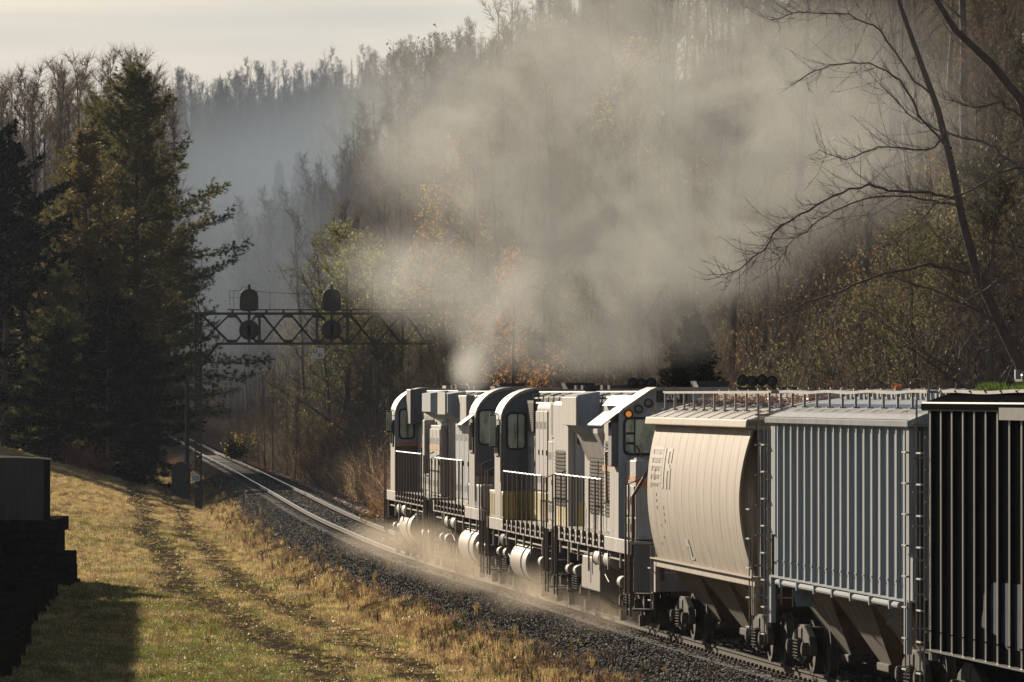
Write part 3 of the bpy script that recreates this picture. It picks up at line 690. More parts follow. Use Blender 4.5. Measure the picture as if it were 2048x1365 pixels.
def hood2(root, hood, dz, top):
    MB().prism([(-.87, top - .9), (-1.36, top - .62), (-1.36, top - .12), (-.87, top - .04)], 4.2, 7.2).build('radiator_box', M['grey'], root)
    MB().prism([(.87, top - .9), (1.36, top - .62), (1.36, top - .12), (.87, top - .04)], 4.2, 7.2).build('radiator_box', M['grey'], root)
    p = MB().box(-1.40, -1.37, 4.5, 6.9, top - .66, top - .06).build('radiator_shutter', M['white'], root)
    MB().box(-1.1, -.87, 1.5, 3.9, top - .85, top - .15).build('dynamic_brake_box', M['white'], root, bevel=.02)
    doors(hood, -.86, -3.4, 3.0, dz + .1, top - 1.0, 5, M['white'])
    doors(hood, -.86, 3.2, 7.2, dz + .1, top - .95, 3, M['grey'])
    MB().box(-1.0, -.87, -.8, 1.2, dz + .05, dz + 1.15).build('hood_cabinet', M['dgrey'], root, bevel=.02)
    MB().box(-.892, -.889, -3.4, 3.0, dz + 1.28, dz + 1.4).build('orange_stripe', M['orange'], hood)
    g = MB().box(-.98, -.87, -2.2, -1.2, dz + .7, top - .35).build('radiator_grille', M['black'], root)
    q = MB()
    for z in np.arange(dz + .8, top - .45, .13): q.box(-.995, -.98, -2.15, -1.25, z, z + .025)
    for y in (-2.15, -1.75, -1.3): q.box(-.998, -.981, y, y + .03, dz + .72, top - .38)
    q.build('grille_bar', M['dirty'], g)
    MB().box(-.4, .4, 1.0, 2.2, top, top + .09).build('roof_hatch', M['white'], root)
# --- engine 3 (nose away, old yellow paint showing)
def wall3(root, cab, yw, dz, edge, top):
    window_end(cab, -1.34, -.94, edge - .66, edge + .16, yw, lit=True)
    MB().box(-1.5, -.87, yw - .006, yw - .001, dz + .02, dz + .68).build('lower_cab_panel', M['yellow'], cab)
    v = MB()
    for z in np.arange(edge - 1.0, edge - .78, .05): v.box(-1.3, -.98, yw - .012, yw - .003, z, z + .02)
    v.build('cab_vent', M['dgrey'], cab)
    mirror(root, yw + .8, edge - .25, .8)
    bx = MB().box(-1.5, -1.2, yw - .5, yw + 3.3, dz + .02, dz + .68).build('battery_box', M['yellow'], root, bevel=.02)
    rv = MB()
    for y in np.linspace(yw - .4, yw + 3.1, 7): rv.box(-1.515, -1.5, y, y + .05, dz + .08, dz + .6)
    tag(rv.build('battery_box_vents', M['yellow'], bx), kind='stuff')
    MB().tube([(-1.52, yw - .05, edge - .3), (-1.52, yw - .05, dz + .9)], .018, 6).build('grab_iron', M['railwhite'], cab)
def hood3(root, hood, dz, top):
    g = MB().box(-.93, -.87, 1.8, 3.5, top - 1.0, top - .25).build('radiator_grille', M['black'], root)
    q = MB()
    for z in np.arange(top - .98, top - .28, .05): q.box(-.945, -.93, 1.85, 3.45, z, z + .015)
    q.build('grille_bar', M['dirty'], g)
    doors(hood, -.86, -1.2, 1.7, dz + .75, top - .5, 3, M['white']); doors(hood, -.86, 1.8, 3.7, dz + .75, top - 1.1, 1, M['white'])
    doors(hood, -.86, -1.2, 3.7, dz + .04, dz + .7, 4, M['yellow'], slots=False)
    doors(hood, -.86, -3.6, -1.4, dz + .1, top - 1.2, 2, M['white'])
    rc = MB().box(-.9, -.87, -3.0, -2.0, top - 1.1, top - .3).build('recessed_frame', M['white'], root)
    MB().box(-.903, -.9005, -2.7, -2.3, top - 1.05, top - .35).build('dark_opening', M['black'], rc)
    big = MB().prism(hood_prof(1.0, dz + .02, top - .26, .1), -7.3, -3.9).build('filter_compartment', M['white'], root)
    louvers(root, -1.0, -6.7, -4.4, dz + .5, dz + 1.75, 15)
    MB().box(-1.004, -1.001, -6.9, -4.2, dz + .05, dz + .45).build('yellow_patch', M['yellow'], root)
    # end wall facing the camera
    ew = MB().box(-.84, .84, -7.475, -7.452, dz + .02, top - .3).build('hood_end_wall', M['grey'], root)
    MB().box(-.8, -.35, -7.482, -7.476, top - .95, top - .3).build('old_yellow_patch', M['yellow'], ew); MB().box(-.8, .1, -7.482, -7.476, dz + .04, dz + .6).build('old_yellow_patch', M['yellow'], ew)
    l = MB(); lathe_y(l, [(-.05, .09), (0, .1), (0, 0)], 16); l.build('headlight', M['rust'], ew, loc=(-.72, -7.48, top - 1.15))
    b = MB().box(-.52, -.2, -7.9, -7.48, top - .82, top - .5).build('junction_box', M['black'], root, bevel=.02)
    MB().tube([(-.9, -7.6, top - .1), (.2, -7.6, top - .1)], .02, 6).build('roof_grab_iron', M['railwhite'], root)
# --- engine 4 (nose towards the camera, slanted roof edge, number 204)
def wall4(root, cab, yw, dz, edge, top):
    for i, (x, z) in enumerate(((-1.31, edge + .12), (-1.10, edge + .22), (-.90, edge + .34))):
        l = MB(); lathe_y(l, [(-.06, .062), (-.06, .09), (0, .094)], 18); hb = l.build('headlight', M['rubber'], cab, loc=(x, yw, z))
        g = MB(); lathe_y(g, [(-.045, 0), (-.04, .062)], 18); g.build('lens', M['amber'] if i == 0 else M['lens'], hb)
    f = MB(); ring_prism(f, rrect(-1.42, -.55, edge - .72, edge + .06, .13), rrect(-1.37, -.6, edge - .67, edge + .01, .09), yw - .03, yw + .005); fr = f.build('windshield', M['rubber'], cab)
    p = rrect(-1.37, -.6, edge - .67, edge + .01, .09); MB().add([(a, yw - .008, c) for a, c in p], [tuple(range(len(p)))]).build('pane', M['glass_lit'], fr)
    b = MB(); b.box(-1.2, -1.17, yw - .02, yw - .01, edge - .66, edge); b.box(-1.36, -1.2, yw - .015, yw - .01, edge - .5, edge - .45); b.box(-1.36, -1.2, yw - .015, yw - .01, edge - .3, edge - .25); b.build('window_bar', M['rubber'], fr)
    nb = MB().box(-.74, -.12, yw - .12, yw - .001, top - .26, top - .03).build('number_board', M['black'], cab)
    text_obj('204', .2, M['num'], nb, (-.42, yw - .124, top - .145), (math.radians(90), 0, 0))
    awning(root, yw + .1, yw + 3.0, edge + .16, M['white'])
    vw = MB().box(-1.64, -1.5, yw + .15, yw + .8, edge - .95, edge - .05).build('wind_deflector', M['dgrey'], root, bevel=.02)
    nz = MB().box(-1.36, 1.36, yw - 1.85, yw - .02, dz + .02, dz + 1.62).build('wide_nose', M['white'], root, bevel=.03)
    MB().box(-1.34, 1.34, yw - 1.857, yw - 1.852, dz + .04, dz + 1.58).build('nose_front_panel', M['grey'], nz)
    MB().add([(-1.35, yw - 1.862, dz + 1.28), (-.2, yw - 1.862, dz + .75), (-.2, yw - 1.862, dz + .62), (-1.35, yw - 1.862, dz + 1.15)], [(0, 1, 2, 3)]).build('orange_stripe', M['orange'], nz)
    MB().box(-1.366, -1.3605, yw - 1.8, yw - .05, dz + 1.18, dz + 1.3).build('orange_stripe', M['orange'], nz)
    MB().box(-1.3, -1.05, yw - 1.4, yw - .3, dz + 1.62, dz + 1.66).build('nose_step', M['white'], nz)
    for (ya_, yb_, za_, zb_) in ((-1.7, -1.05, .5, 1.1), (-.95, -.3, .5, 1.1), (-1.7, -1.05, .05, .45), (-.95, -.3, .05, .45)):
        pn = MB().box(-1.385, -1.36, yw + ya_, yw + yb_, dz + za_, dz + zb_).build('side_hatch', M['white'], nz, bevel=.008); lt = MB(); lt.box(-1.40, -1.385, yw + yb_ - .14, yw + yb_ - .08, dz + (za_ + zb_) / 2 - .08, dz + (za_ + zb_) / 2 + .08); lt.build('hatch_latch', M['black'], pn)
    louvers(nz, -1.386, yw - .9, yw - .5, dz + .62, dz + .84, 4, .015)
    MB().tube([(-1.15, yw - .1, dz + 1.9), (-1.05, yw - .2, dz + 1.66)], .02, 5).build('wiper', M['rust'], nz)
    MB().tube([(-1.45, yw - 2.1, .5), (-1.45, yw - 2.1, dz + .9), (-1.1, yw - 2.2, dz + 1.5)], .035, 6).build('corner_handrail', M['rust'], root)
def hood4(root, hood, dz, top):
    MB().prism([(-.87, top - 1.15), (-1.36, top - .75), (-1.36, top - .12), (-.87, top - .04)], 4.1, 7.0).build('radiator_box', M['grey'], root)
    MB().prism([(.87, top - 1.15), (1.36, top - .75), (1.36, top - .12), (.87, top - .04)], 4.1, 7.0).build('radiator_box', M['grey'], root)
    MB().box(-1.40, -1.365, 4.0, 7.2, top - .78, top - .16).build('radiator_shutter', M['white'], root, bevel=.01)
    MB().prism([(-.87, dz + 1.5), (-1.12, dz + 2.1), (-1.12, dz + 2.2), (-.87, dz + 2.2)], 2.2, 6.8).build('slanted_duct', M['white'], root)
    MB().prism(hood_prof(1.0, dz + .02, top - .3, .05), -3.9, 2.0).build('engine_compartment', M['white'], root)
    for a, b in ((.2, 1.7), (3.0, 4.2), (4.4, 6.2)):
        louvers(root, -1.0 if b < 2 else -.87, a, b, dz + .35, dz + 1.95, 20)
    louvers(root, -1.0, -3.2, -2.5, top - 1.5, top - .5, 14, .02); louvers(root, -1.0, -2.2, -1.5, top - 1.5, top - .5, 14, .02)
    doors(root, -1.0, -3.8, .1, dz + .1, dz + 1.5, 3, M['white']); doors(root, -1.0, -3.8, .1, dz + 1.55, top - 1.6, 3, M['white'])
    MB().box(-1.033, -1.03, -3.8, 2.0, dz + 1.3, dz + 1.42).build('orange_stripe', M['orange'], hood)
    MB().prism([(-1.1, top - .34), (-.9, top - .12), (.9, top - .12), (1.1, top - .34)], -3.9, 1.4).build('hood_roof_cover', M['white'], root)
    MB().tube([(-1.0, -3.3, dz + .7), (-1.5, -3.4, dz + .75), (-1.52, -3.4, dz + 1.75), (-1.3, -4.2, dz + 1.8)], .03, 6).build('cab_handrail', M['rust'], root)

L1 = loco(198.4, 1, dict(deck=1.92, edge=4.1, top=4.88, wall=wall1, hood=hood1, rail=(-6.6, 3.8), pitch=1.05, stack=(-1.0, .5), trucks=(5.6, -5.4), tank=(-.8, 3.6), air=(3.2, 1.2), tz=.95), 'farthest white and grey locomotive with an orange stripe, its cab leading')
L2 = loco(181.7, -1, dict(deck=1.86, edge=4.12, top=4.86, wall=wall2, hood=hood2, rail=(-2.6, 6.6), pitch=1.05, stack=(3.0, .2), trucks=(5.6, -5.6), tank=(-4.2, .2), air=(3.2, 1.3), tz=.85, cabmat=M['dgrey'], nose=M['red']), 'second white locomotive from the front, sunshade over its grey cab window, red stripe below')
L3 = loco(164.9, 1, dict(deck=1.72, edge=4.1, top=4.84, wall=wall3, hood=hood3, rail=(-6.9, 3.2), pitch=1.2, stack=(1.5, .1), trucks=(5.6, -5.2), tank=(-1.6, 2.6), air=(4.2, 4.2), tz=.78, cabmat=M['dgrey']), 'third locomotive with dark arched cab wall and old yellow paint showing through')
L4 = loco(147.8, -1, dict(deck=1.80, edge=4.22, top=4.84, wall=wall4, hood=hood4, rail=(-2.8, 7.2), pitch=1.22, stack=(-4.2, .55), trucks=(5.5, -5.3), tank=(-1.2, 2.6), air=(-1.0, -3.0), boxtank=True, slant=True, widenose=True, cabmat=M['grey']), 'rearmost locomotive numbered 204 with a lit amber lamp beside the windshield')
horns(L4, -.30, 3.0, 4.84 + .12, 3)
horns(L4, .9, -6.5, 4.84 + .16, 4)

# ------------------------------------------------------------------ covered hopper wagons
hw = MB(); lathe_x(hw, [(-.07, 0), (-.07, .1), (-.02, .12), (-.02, .37), (-.06, .39), (-.06, .455), (.05, .46), (.075, .485), (.08, .39), (.03, .37), (.03, .12), (.07, .1), (.07, 0)], 20)
hw_me = hw.mesh('wheel', M['dirty'], True); fix_normals(hw_me)
def truck_car(root, yc):
    t = empty('truck', (0, yc, 0)); t.parent = root
    for y in (-.88, .88):
        inst('wheel', hw_me, t, (-.75, y, .46)); inst('wheel', hw_me, t, (.75, y, .46), (0, 0, math.pi)); inst('axle', axle_me, t, (0, y, .46))
    for s in (-1, 1):
        f = MB(); prof = [(-1.12, .5), (-.95, .68), (-.35, .86), (.35, .86), (.95, .68), (1.12, .5), (1.1, .36), (.78, .40), (.4, .22), (-.4, .22), (-.78, .40), (-1.1, .36)]
        f.prismx(prof, s * 1.0, s * 1.13); f.build('side_frame', M['dirty'], t, bevel=.02)
        for y in (-.88, .88):
            j = MB(); lathe_x(j, [(0, 0), (0, .12), (-.13 * -s, .12), (-.15 * -s, .08), (-.15 * -s, 0)], 10, s * 1.1); j.build('bearing_adapter', M['steel_dirty'], t, loc=(0, y, .47))
    for y in (-.17, .0, .17): inst('coil_spring', SPR, t, (-1.16, y, .46))
    MB().box(-1.2, -1.1, -.3, .3, .28, .31).build('spring_plank', M['steel_dirty'], t); MB().box(-1.15, 1.15, -.2, .2, .62, .82).build('bolster', M['dirty'], t, bevel=.03)
def ladder(root, x, y, z0, z1, axis='x', n=None, mt=None):
    """two stiles with rungs; axis y: lies in the side plane, axis x: in the end plane"""
    b = MB(); w = .40; n = n or max(2, int((z1 - z0) / .46)); mt = mt or M['galv']
    if axis == 'y':
        b.tube([(x, y - w / 2, z0), (x, y - w / 2, z1)], .012, 5); b.tube([(x, y + w / 2, z0), (x, y + w / 2, z1)], .012, 5)
        for i in range(n): z = z0 + (i + .3) * (z1 - z0) / n; b.tube([(x, y - w / 2 - .03, z), (x - .05, y - w / 2, z), (x - .05, y + w / 2, z), (x, y + w / 2 + .03, z)], .016, 5)
    else:
        b.tube([(x, y, z0), (x, y, z1)], .016, 5); b.tube([(x + w, y, z0), (x + w, y, z1)], .016, 5)
        for i in range(n): z = z0 + (i + .3) * (z1 - z0) / n; b.tube([(x - .06, y - .02, z), (x + w, y - .02, z)], .017, 5)
    return b.build('ladder', mt, root)
def running_board(root, x0, x1, y0, y1, z, zroof, np_, dip=0, posts=True):
    rb = MB(); nseg = 24; ys_ = np.linspace(y0, y1, nseg + 1)
    for i in range(nseg):
        a, b = ys_[i], ys_[i + 1]; za = z + dip * math.sin(i * .9); zb = z + dip * math.sin((i + 1) * .9)
        rb.add([(x0, a, za), (x1, a, za), (x1, b, zb), (x0, b, zb), (x0, a, za - .045), (x1, a, za - .045), (x1, b, zb - .045), (x0, b, zb - .045)], [(0, 1, 2, 3), (4, 7, 6, 5), (0, 3, 7, 4), (1, 5, 6, 2), (0, 4, 5, 1), (3, 2, 6, 7)])
    r = rb.build('running_board', M['galv'], root)
    if posts:
        pm = MB(); pm.box(-.018, .018, -.02, .02, 0, z - zroof - .04); pm.box(-.05, .06, -.05, .05, 0, .02); pme = pm.mesh('board_support', M['galv'])
        for y in np.linspace(y0 + .05, y1 - .05, np_): inst('board_support', pme, r, (x0 + .02, float(y), zroof))
    return r
def car_common(root, hl, zs, mt):
    c = MB(); c.box(-.18, .18, -hl, hl, .8, 1.1); c.build('centre_sill', M['dirty'], root)
    for s in (-1, 1):
        cp = MB(); cp.box(-.14, .14, s * hl, s * (hl + .55), .78, 1.0); cp.box(-.2, .2, s * (hl + .4), s * (hl + .58), .72, 1.05); cp.build('coupler', M['dirty'], root, bevel=.02)
        hs = MB(); hs.tube([(-.3, s * hl, .85), (-.35, s * (hl + .3), .45), (-.1, s * (hl + .6), .5)], .025, 6); hs.build('air_hose', M['rubber'], root)
        truck_car(root, s * (hl - 1.95))
def chutes(root, y_list, ztop, mt, w=1.3):
    for y in y_list:
        b = MB(); zt, zb = ztop, .42
        a, d = 2.2, .55
        v = [(-w, y - a, zt), (w, y - a, zt), (w, y + a, zt), (-w, y + a, zt), (-.6, y - d, zb), (.6, y - d, zb), (.6, y + d, zb), (-.6, y + d, zb)]
        b.add(v, [(0, 1, 2, 3), (4, 7, 6, 5), (0, 4, 5, 1), (1, 5, 6, 2), (2, 6, 7, 3), (3, 7, 4, 0)]); h = b.build('hopper_chute', mt, root)
        MB().box(-.66, .66, y - .62, y + .62, .3, .43).build('outlet_gate', M['dirty'], h, bevel=.02)
def hopper1():
    Yc = 128.9; hl = 7.75
    root = place_vehicle('covered_hopper', Yc, 'tan covered hopper with smooth curved sides and leaf litter on its roof', 'hopper car', 'covered hopper cars behind the engines')
    nb = 13; y0, y1 = -7.05, 7.15
    def px_(z):  # bulging side profile
        t = (z - 1.6) / (4.12 - 1.6); return -(1.30 + .30 * math.sin(math.pi * min(1, .10 + .80 * t)) ** .8 + .02 * t)
    zz = np.linspace(1.52, 4.14, 15)
    w = (y1 - y0) / nb
    for i in range(nb):
        b = MB(); a, c = y0 + i * w + .012, y0 + (i + 1) * w - .012; v = []; f = []
        for z in zz:
            k = (z - 1.52) / 2.62
            aa = a; cc = c
            if i == 0: aa = a + .9 * math.sin(math.pi * np.clip((1 - k) * 1.0, 0, 1)) * .55
            v += [(px_(z), aa, z), (px_(z), cc, z), (px_(z) + .04, aa, z), (px_(z) + .04, cc, z)]
        for j in range(len(zz) - 1):
            q = j * 4; f += [(q, q + 1, q + 5, q + 4), (q, q + 4, q + 6, q + 2), (q + 1, q + 3, q + 7, q + 5)]
        b.add(v, f); o = b.build('side_sheet', M['tan'], root, smooth=True)
    prof = [(px_(z) + .035, z) for z in zz]; MB().prism(prof + [(-x, z) for x, z in reversed(prof)], y0 + .62, y1).build('body', M['tan'], root)
    MB().box(-1.46, -1.30, -7.5, 7.5, 1.40, 1.55).build('side_sill', M['tan'], root, bevel=.015); MB().box(-1.52, -1.30, -7.5, 7.5, 1.55, 1.575).build('sill_flange', M['tan'], root)
    MB().box(1.30, 1.46, -7.5, 7.5, 1.40, 1.57).build('side_sill', M['tan'], root)
    ev = MB(); ev.prism([(-1.40, 4.13), (-1.62, 4.16), (-1.60, 4.30), (-1.40, 4.33)], -7.5, 7.5); ev.build('roof_eave', M['tan'], root, bevel=.02)
    rp = []
    for i in range(13): t = -1.58 + 3.16 * i / 12; rp.append((t, 4.29 + .36 * (1 - (abs(t) / 1.58) ** 1.8)))
    MB().prism([(-1.58, 4.2)] + rp + [(1.58, 4.2)], -7.5, 7.5).build('roof', M['tanroof'], root)
    rr = MB()
    for y in np.linspace(-6.6, 6.6, 9):
        q = [(x, z + .02) for x, z in rp]; rr.prism([(x, z - .03) for x, z in rp[::-1]] + [(x, z - .008) for x, z in q], float(y) - .02, float(y) + .02)
    rr.build('roof_seam', M['tan'], root)
    running_board(root, -1.24, -1.0, -7.7, 7.5, 4.80, 4.44, 11)
    running_board(root, .85, 1.1, -7.7, 7.5, 4.82, 4.50, 11, .012)
    for s, yy in ((-1, -7.75), (1, 7.6)): MB().box(-1.24, 1.1, yy - .25, yy + .05, 4.77, 4.805).build('end_walkway', M['galv'], root)
    for i, y in enumerate(np.linspace(-5.6, 5.6, 9)):
        hc = MB(); hc.box(-.34, .34, y - .62, y + .62, 4.64, 4.79); h = hc.build('hatch_cover', M['tanroof'], root, bevel=.03)
        l = MB(); l.box(-.4, .4, y - .05, y + .05, 4.79, 4.83); l.box(.34, .42, y - .05, y + .05, 4.7, 4.86); l.build('hatch_latch', M['galv'], h)
    MB().box(-1.45, 1.45, -7.5, -7.42, 4.13, 4.3).build('end_lip', M['tan'], root)
    # end structure
    for s in (-1, 1):
        es = MB(); es.prismx([(s * 6.4, 4.1), (s * 7.1, 4.1), (s * 7.1, 3.4), (s * 5.2, 1.7), (s * 4.8, 1.7)], -1.28, 1.28); es.build('end_slope_sheet', M['dgrey'] if s < 0 else M['tan'], root)
        pb = MB()
        for x in (-1.3, -.5, .5, 1.3): pb.box(x - .05, x + .05, s * 7.35, s * 7.45, 1.1, 4.2)
        pb.box(-1.35, 1.35, s * 7.32, s * 7.36, 3.35, 4.2); pb.build('end_post', M['dgrey'], root)
        MB().box(-1.46, -1.38, s * 7.2 - .12, s * 7.2 + .12, .9, 1.40).build('jacking_pad', M['tan'], root)
        ladder(root, -1.5, s * 7.3, .55, 3.1 if s < 0 else 1.8, 'y'); ladder(root, -1.4, s * 7.56, 1.1, 4.75, 'x')
    chutes(root, (-4.2, 0, 4.2), 1.5, M['chute'])
    car_common(root, 7.5, 1.4, M['tan'])
    # faded white patch, lettering and data marks on the curved side
    def on_side(z, off=.006): return px_(z) - off
    mk = MB()
    for i in range(5):
        z = 2.98 + i * .15; mk.add([(on_side(z), 5.4, z), (on_side(z), 6.35, z), (on_side(z + .07), 6.35, z + .07), (on_side(z + .07), 5.4, z + .07)], [(0, 1, 2, 3)])
    mk.build('faded_logo_bar', M['tanroof'], root)
    def strip(mb, ya, yb, za, zb, n_=4, off=.01):
        zs = [za + (zb - za) * i / n_ for i in range(n_ + 1)]
        for p, q in zip(zs, zs[1:]): mb.add([(on_side(p, off), ya, p), (on_side(p, off), yb, p), (on_side(q, off), yb, q), (on_side(q, off), ya, q)], [(0, 1, 2, 3)])
    g = MB(); grey_ = mat('faded_grey_lettering', (.20, .165, .13), .7, dirt=(.30, .245, .19), amt=1.0, sc=(6, 6, 3))
    for i in range(5): strip(g, 4.9, 6.6, 2.95 + i * .16 + .085, 2.95 + i * .16 + .15, 2, .008)
    strip(g, 6.5, 6.65, 2.95, 3.72); strip(g, 4.55, 4.85, 2.95, 3.72)
    strip(g, 4.0, 4.25, 2.95, 3.72); strip(g, 3.5, 3.7, 2.95, 3.35); strip(g, 3.5, 3.7, 3.45, 3.72); strip(g, 3.7, 4.0, 3.28, 3.42); strip(g, 3.7, 4.0, 3.65, 3.72)
    g.build('faded_logo_lettering', grey_, root)
    d = MB(); rr_ = random.Random(3)
    for k in range(3):
        z = 1.85 + rr_.random() * .6; y = rr_.uniform(4.0, 6.0); strip(d, y, y + rr_.uniform(.08, .2), z, z + .05, 1)
    for z in (2.55, 2.68, 2.80): strip(d, 5.6, 5.75, z, z + .06, 1); strip(d, 4.55, 4.66, z - .25, z - .18, 1)
    d.build('data_stencil', grey_, root)
    red = MB(); strip(red, 5.9, 6.2, 3.10, 3.32, 2, .014); red.build('red_spray_mark', M['red'], root)
    wh = MB(); strip(wh, 1.3, 1.8, 1.9, 2.05, 2, .012); strip(wh, 1.2, 1.4, 1.72, 1.95, 2, .012); strip(wh, .95, 1.5, 1.66, 1.72, 1, .012); wh.build('white_chalk_mark', M['sign'], root)
    return root
def ribbed_hopper(Yc, hl, mt, edge_mt, nposts, z_sill, z_eave, xs, label, kind):
    root = place_vehicle('covered_hopper', Yc, label, 'hopper car', 'covered hopper cars behind the engines')
    y0, y1 = -hl + .35, hl - .55
    MB().box(-xs, xs, y0, y1, z_sill, z_eave).build('side_panel', mt, root)
    pitch = (y1 - y0 - (2.0 if kind == 2 else .3)) / (nposts - 1); ys_ = [y0 + (1.2 if kind == 2 else .15) + i * pitch for i in range(nposts)]
    dep = .05 if kind == 2 else .055
    pm = MB(); pm.box(-dep, 0, -.05, .05, z_sill, z_eave - .01); pm.box(-dep - .012, -dep, -.055, .055, z_sill, z_eave - .01); pm.box(-dep - .03, 0, -.065, .065, z_sill + .26, z_sill + .275)
    pm.mi = [0] * 6 + [1] * 6 + [1 if kind == 2 else 0] * 6; pme = pm.mesh('side_post', [mt, edge_mt]); fix_normals(pme);  # on the black car the outer strip's sunlight is painted by edge_mt
    for y in ys_:
        inst('side_post', pme, root, (-xs, y, 0)); 
    MB().box(-xs - dep - .03, -xs + .1, y0 - .15, y1 + .05, z_sill - .03, z_sill).build('side_sill', edge_mt, root)
    if kind == 2:
        for a, b in ((y0 - .02, y0 + .5), (y1 - .5, y1 + .02)):
            MB().box(-xs - dep - .01, -xs - .002, a, b, z_eave - 1.9, z_eave - .01).build('end_gusset', mt, root)
        pp = MB().tube([(-xs - .06, y0 + .8, z_sill - .10), (-xs - .06, y1 - .8, z_sill - .10)], .05, 10).build('sill_pipe', edge_mt, root)
        cl_ = MB()
        for y in np.linspace(y0 + 1.5, y1 - 1.5, 7): cl_.box(-xs - .13, -xs + .02, y - .04, y + .04, z_sill - .17, z_sill - .031)
        cl_.build('pipe_clamp', edge_mt, pp)
    rp = []
    for i in range(13): t = -xs - .12 + 2 * (xs + .12) * i / 12; rp.append((t, z_eave + .08 + .34 * (1 - (abs(t) / (xs + .12)) ** 1.9)))
    MB().prism([(-xs - .12, z_eave)] + rp + [(xs + .12, z_eave)], -hl + .1, hl - .2).build('roof', M['blueroof'] if kind == 2 else mt, root)
    MB().prism([(-xs - .1, z_eave - .02), (-xs - dep - .06, z_eave), (-xs - dep - .05, z_eave + .09), (-xs - .1, z_eave + .11)], -hl + .1, hl - .2).build('roof_eave', edge_mt, root, bevel=.012)
    if kind == 3: MB().box(-xs - dep - .08, -xs - dep - .001, -hl + .1, hl - 6.9, z_eave - .13, z_eave + .04).build('top_chord', edge_mt, root)  # only the sunlit stretch of the chord, its light painted as a pale bar
    zr = z_eave + .30
    zb = 4.80 if kind == 2 else 4.80
    running_board(root, -1.22, -.98, -hl, hl, zb, z_eave + .26, 12 if kind == 2 else 16, .012)
    running_board(root, .9, 1.14, -hl, hl, zb + .02, z_eave + .28, 12, .015)
    for i, y in enumerate(np.linspace(-hl + 2, hl - 2, 9)):
        h = MB().box(-.36, .36, y - .6, y + .6, z_eave + .38, z_eave + .52).build('hatch_cover', edge_mt, root, bevel=.03)
        l = MB(); l.box(-.42, .42, y - .05, y + .05, z_eave + .52, z_eave + .56); l.box(-.46, -.38, y - .05, y + .05, z_eave + .44, z_eave + .58); l.build('hatch_latch', M['galv'], h)
    for s in (-1, 1):
        es = MB(); ye = y0 if s < 0 else y1
        es.box(-xs, xs, ye - .02, ye + .02, z_eave - 1.2, z_eave) ; es.add([(-xs, ye, z_eave - 1.2), (xs, ye, z_eave - 1.2), (xs, ye - s * 2.6, 1.2), (-xs, ye - s * 2.6, 1.2)], [(0, 1, 2, 3)])
        es.build('end_slope_sheet', mt, root)
        pb = MB(); 
        for x in (-1.32, -.5, .5, 1.32): pb.box(x - .05, x + .05, s * (hl - .12), s * (hl - .02), 1.0, z_eave)
        pb.build('end_post', M['black'], root)
        MB().box(-1.46, -1.38, s * (hl - .55) - .14, s * (hl - .55) + .14, .85, z_sill - .03).build('jacking_pad', edge_mt, root)
        ladder(root, -xs - .1, s * (hl - .2), .5, 4.2, 'y'); ladder(root, -1.38, s * (hl + .03), 1.1, z_eave + .4, 'x')
    chutes(root, (-hl + 3.6, 0, hl - 3.6), z_sill, M['chute'] if kind == 2 else mt, 1.28)
    car_common(root, hl, z_sill, mt)
    return root
H1 = hopper1()
H2 = ribbed_hopper(112.25, 7.9, M['bluegrey'], M['bluegrey'], 17, 1.66, 4.26, 1.38, 'pale blue-grey ribbed hopper car with narrow vertical side posts', 2)
H3 = ribbed_hopper(93.6, 9.6, M['blackcar'], M['blackcar_edge'], 20, 1.02, 4.52, 1.42, 'black ribbed hopper car cut off by the frame, moss growing on its roof', 3)

gp_ = random.Random(12); gv = []
for i in range(16):
    t = 2 * math.pi * i / 16; q = gp_.uniform(.75, 1.1); gv.append((-1.4235, 1.6 + 3.4 * q * math.cos(t), 1.72 + .58 * q * math.sin(t)))
MB().add(gv, [tuple(range(16))]).build('faded_blue_graffiti', mat('faded_blue_spray_paint', (.012, .022, .038), .9, dirt=(.05, .07, .09), amt=.7, sc=(2, 2, 3), spec=.05), H3)

# litter, moss and leaves lying on the wagon roofs
def world_of(root, p):
    h = root.rotation_euler.z; return Vector((root.location.x + p[0] * math.cos(h) - p[1] * math.sin(h), root.location.y + p[0] * math.sin(h) + p[1] * math.cos(h), root.location.z + p[2] - .0025 * p[1]))
lb = MB(); rr = random.Random(9)
for i in range(3200):
    x = rr.uniform(-.98, .85); y = rr.uniform(-7.2, 6.8); z = 4.29 + .36 * (1 - (abs(x) / 1.58) ** 1.8) + rr.uniform(.01, .10)
    if abs(x) < .36: z = rr.uniform(4.60, 4.72)
    c = Vector((x, y, z)); a = rr.uniform(0, 6.28); d = Vector((math.cos(a), math.sin(a), rr.uniform(-.5, .5))) * rr.uniform(.03, .07); s = Vector((-math.sin(a), math.cos(a), rr.uniform(-.5, .5))) * .03
    lb.add([world_of(H1, q) for q in (c - d, c + s, c + d, c - s)], [(0, 1, 2, 3)])
tag(lb.build('leaf_litter', M['litter']), 'brown leaf litter lying on the tan hopper roof', kind='stuff')
def leaves_on(root, pts, label, sz=.06, mt=None):
    for k, p in enumerate(pts):
        b = MB(); r = random.Random(k + 4)
        for q in range(5):
            a = r.uniform(0, 6.28); c = Vector((r.uniform(-.07, .07), r.uniform(-.12, .12), r.uniform(0, .05))); d = Vector((math.cos(a) * .5, math.sin(a), r.uniform(-.2, .5))) * sz; s = Vector((-math.sin(a), math.cos(a), .4)) * sz * .7
            b.add([c - d, c + s, c + d, c - s], [(0, 1, 2, 3)])
        o = b.build('fallen_leaf', mt or M['litter_o']); o.location = world_of(root, p); tag(o, label if isinstance(label, str) else label[k], 'leaf', 'orange leaves on the wagon roofs')
leaves_on(H1, [(1.0, -7.6, 4.86), (1.0, -7.7, 4.62)], ['bright orange leaf on the end walkway of the tan hopper', 'orange leaf under the end walkway of the tan hopper'], .09)
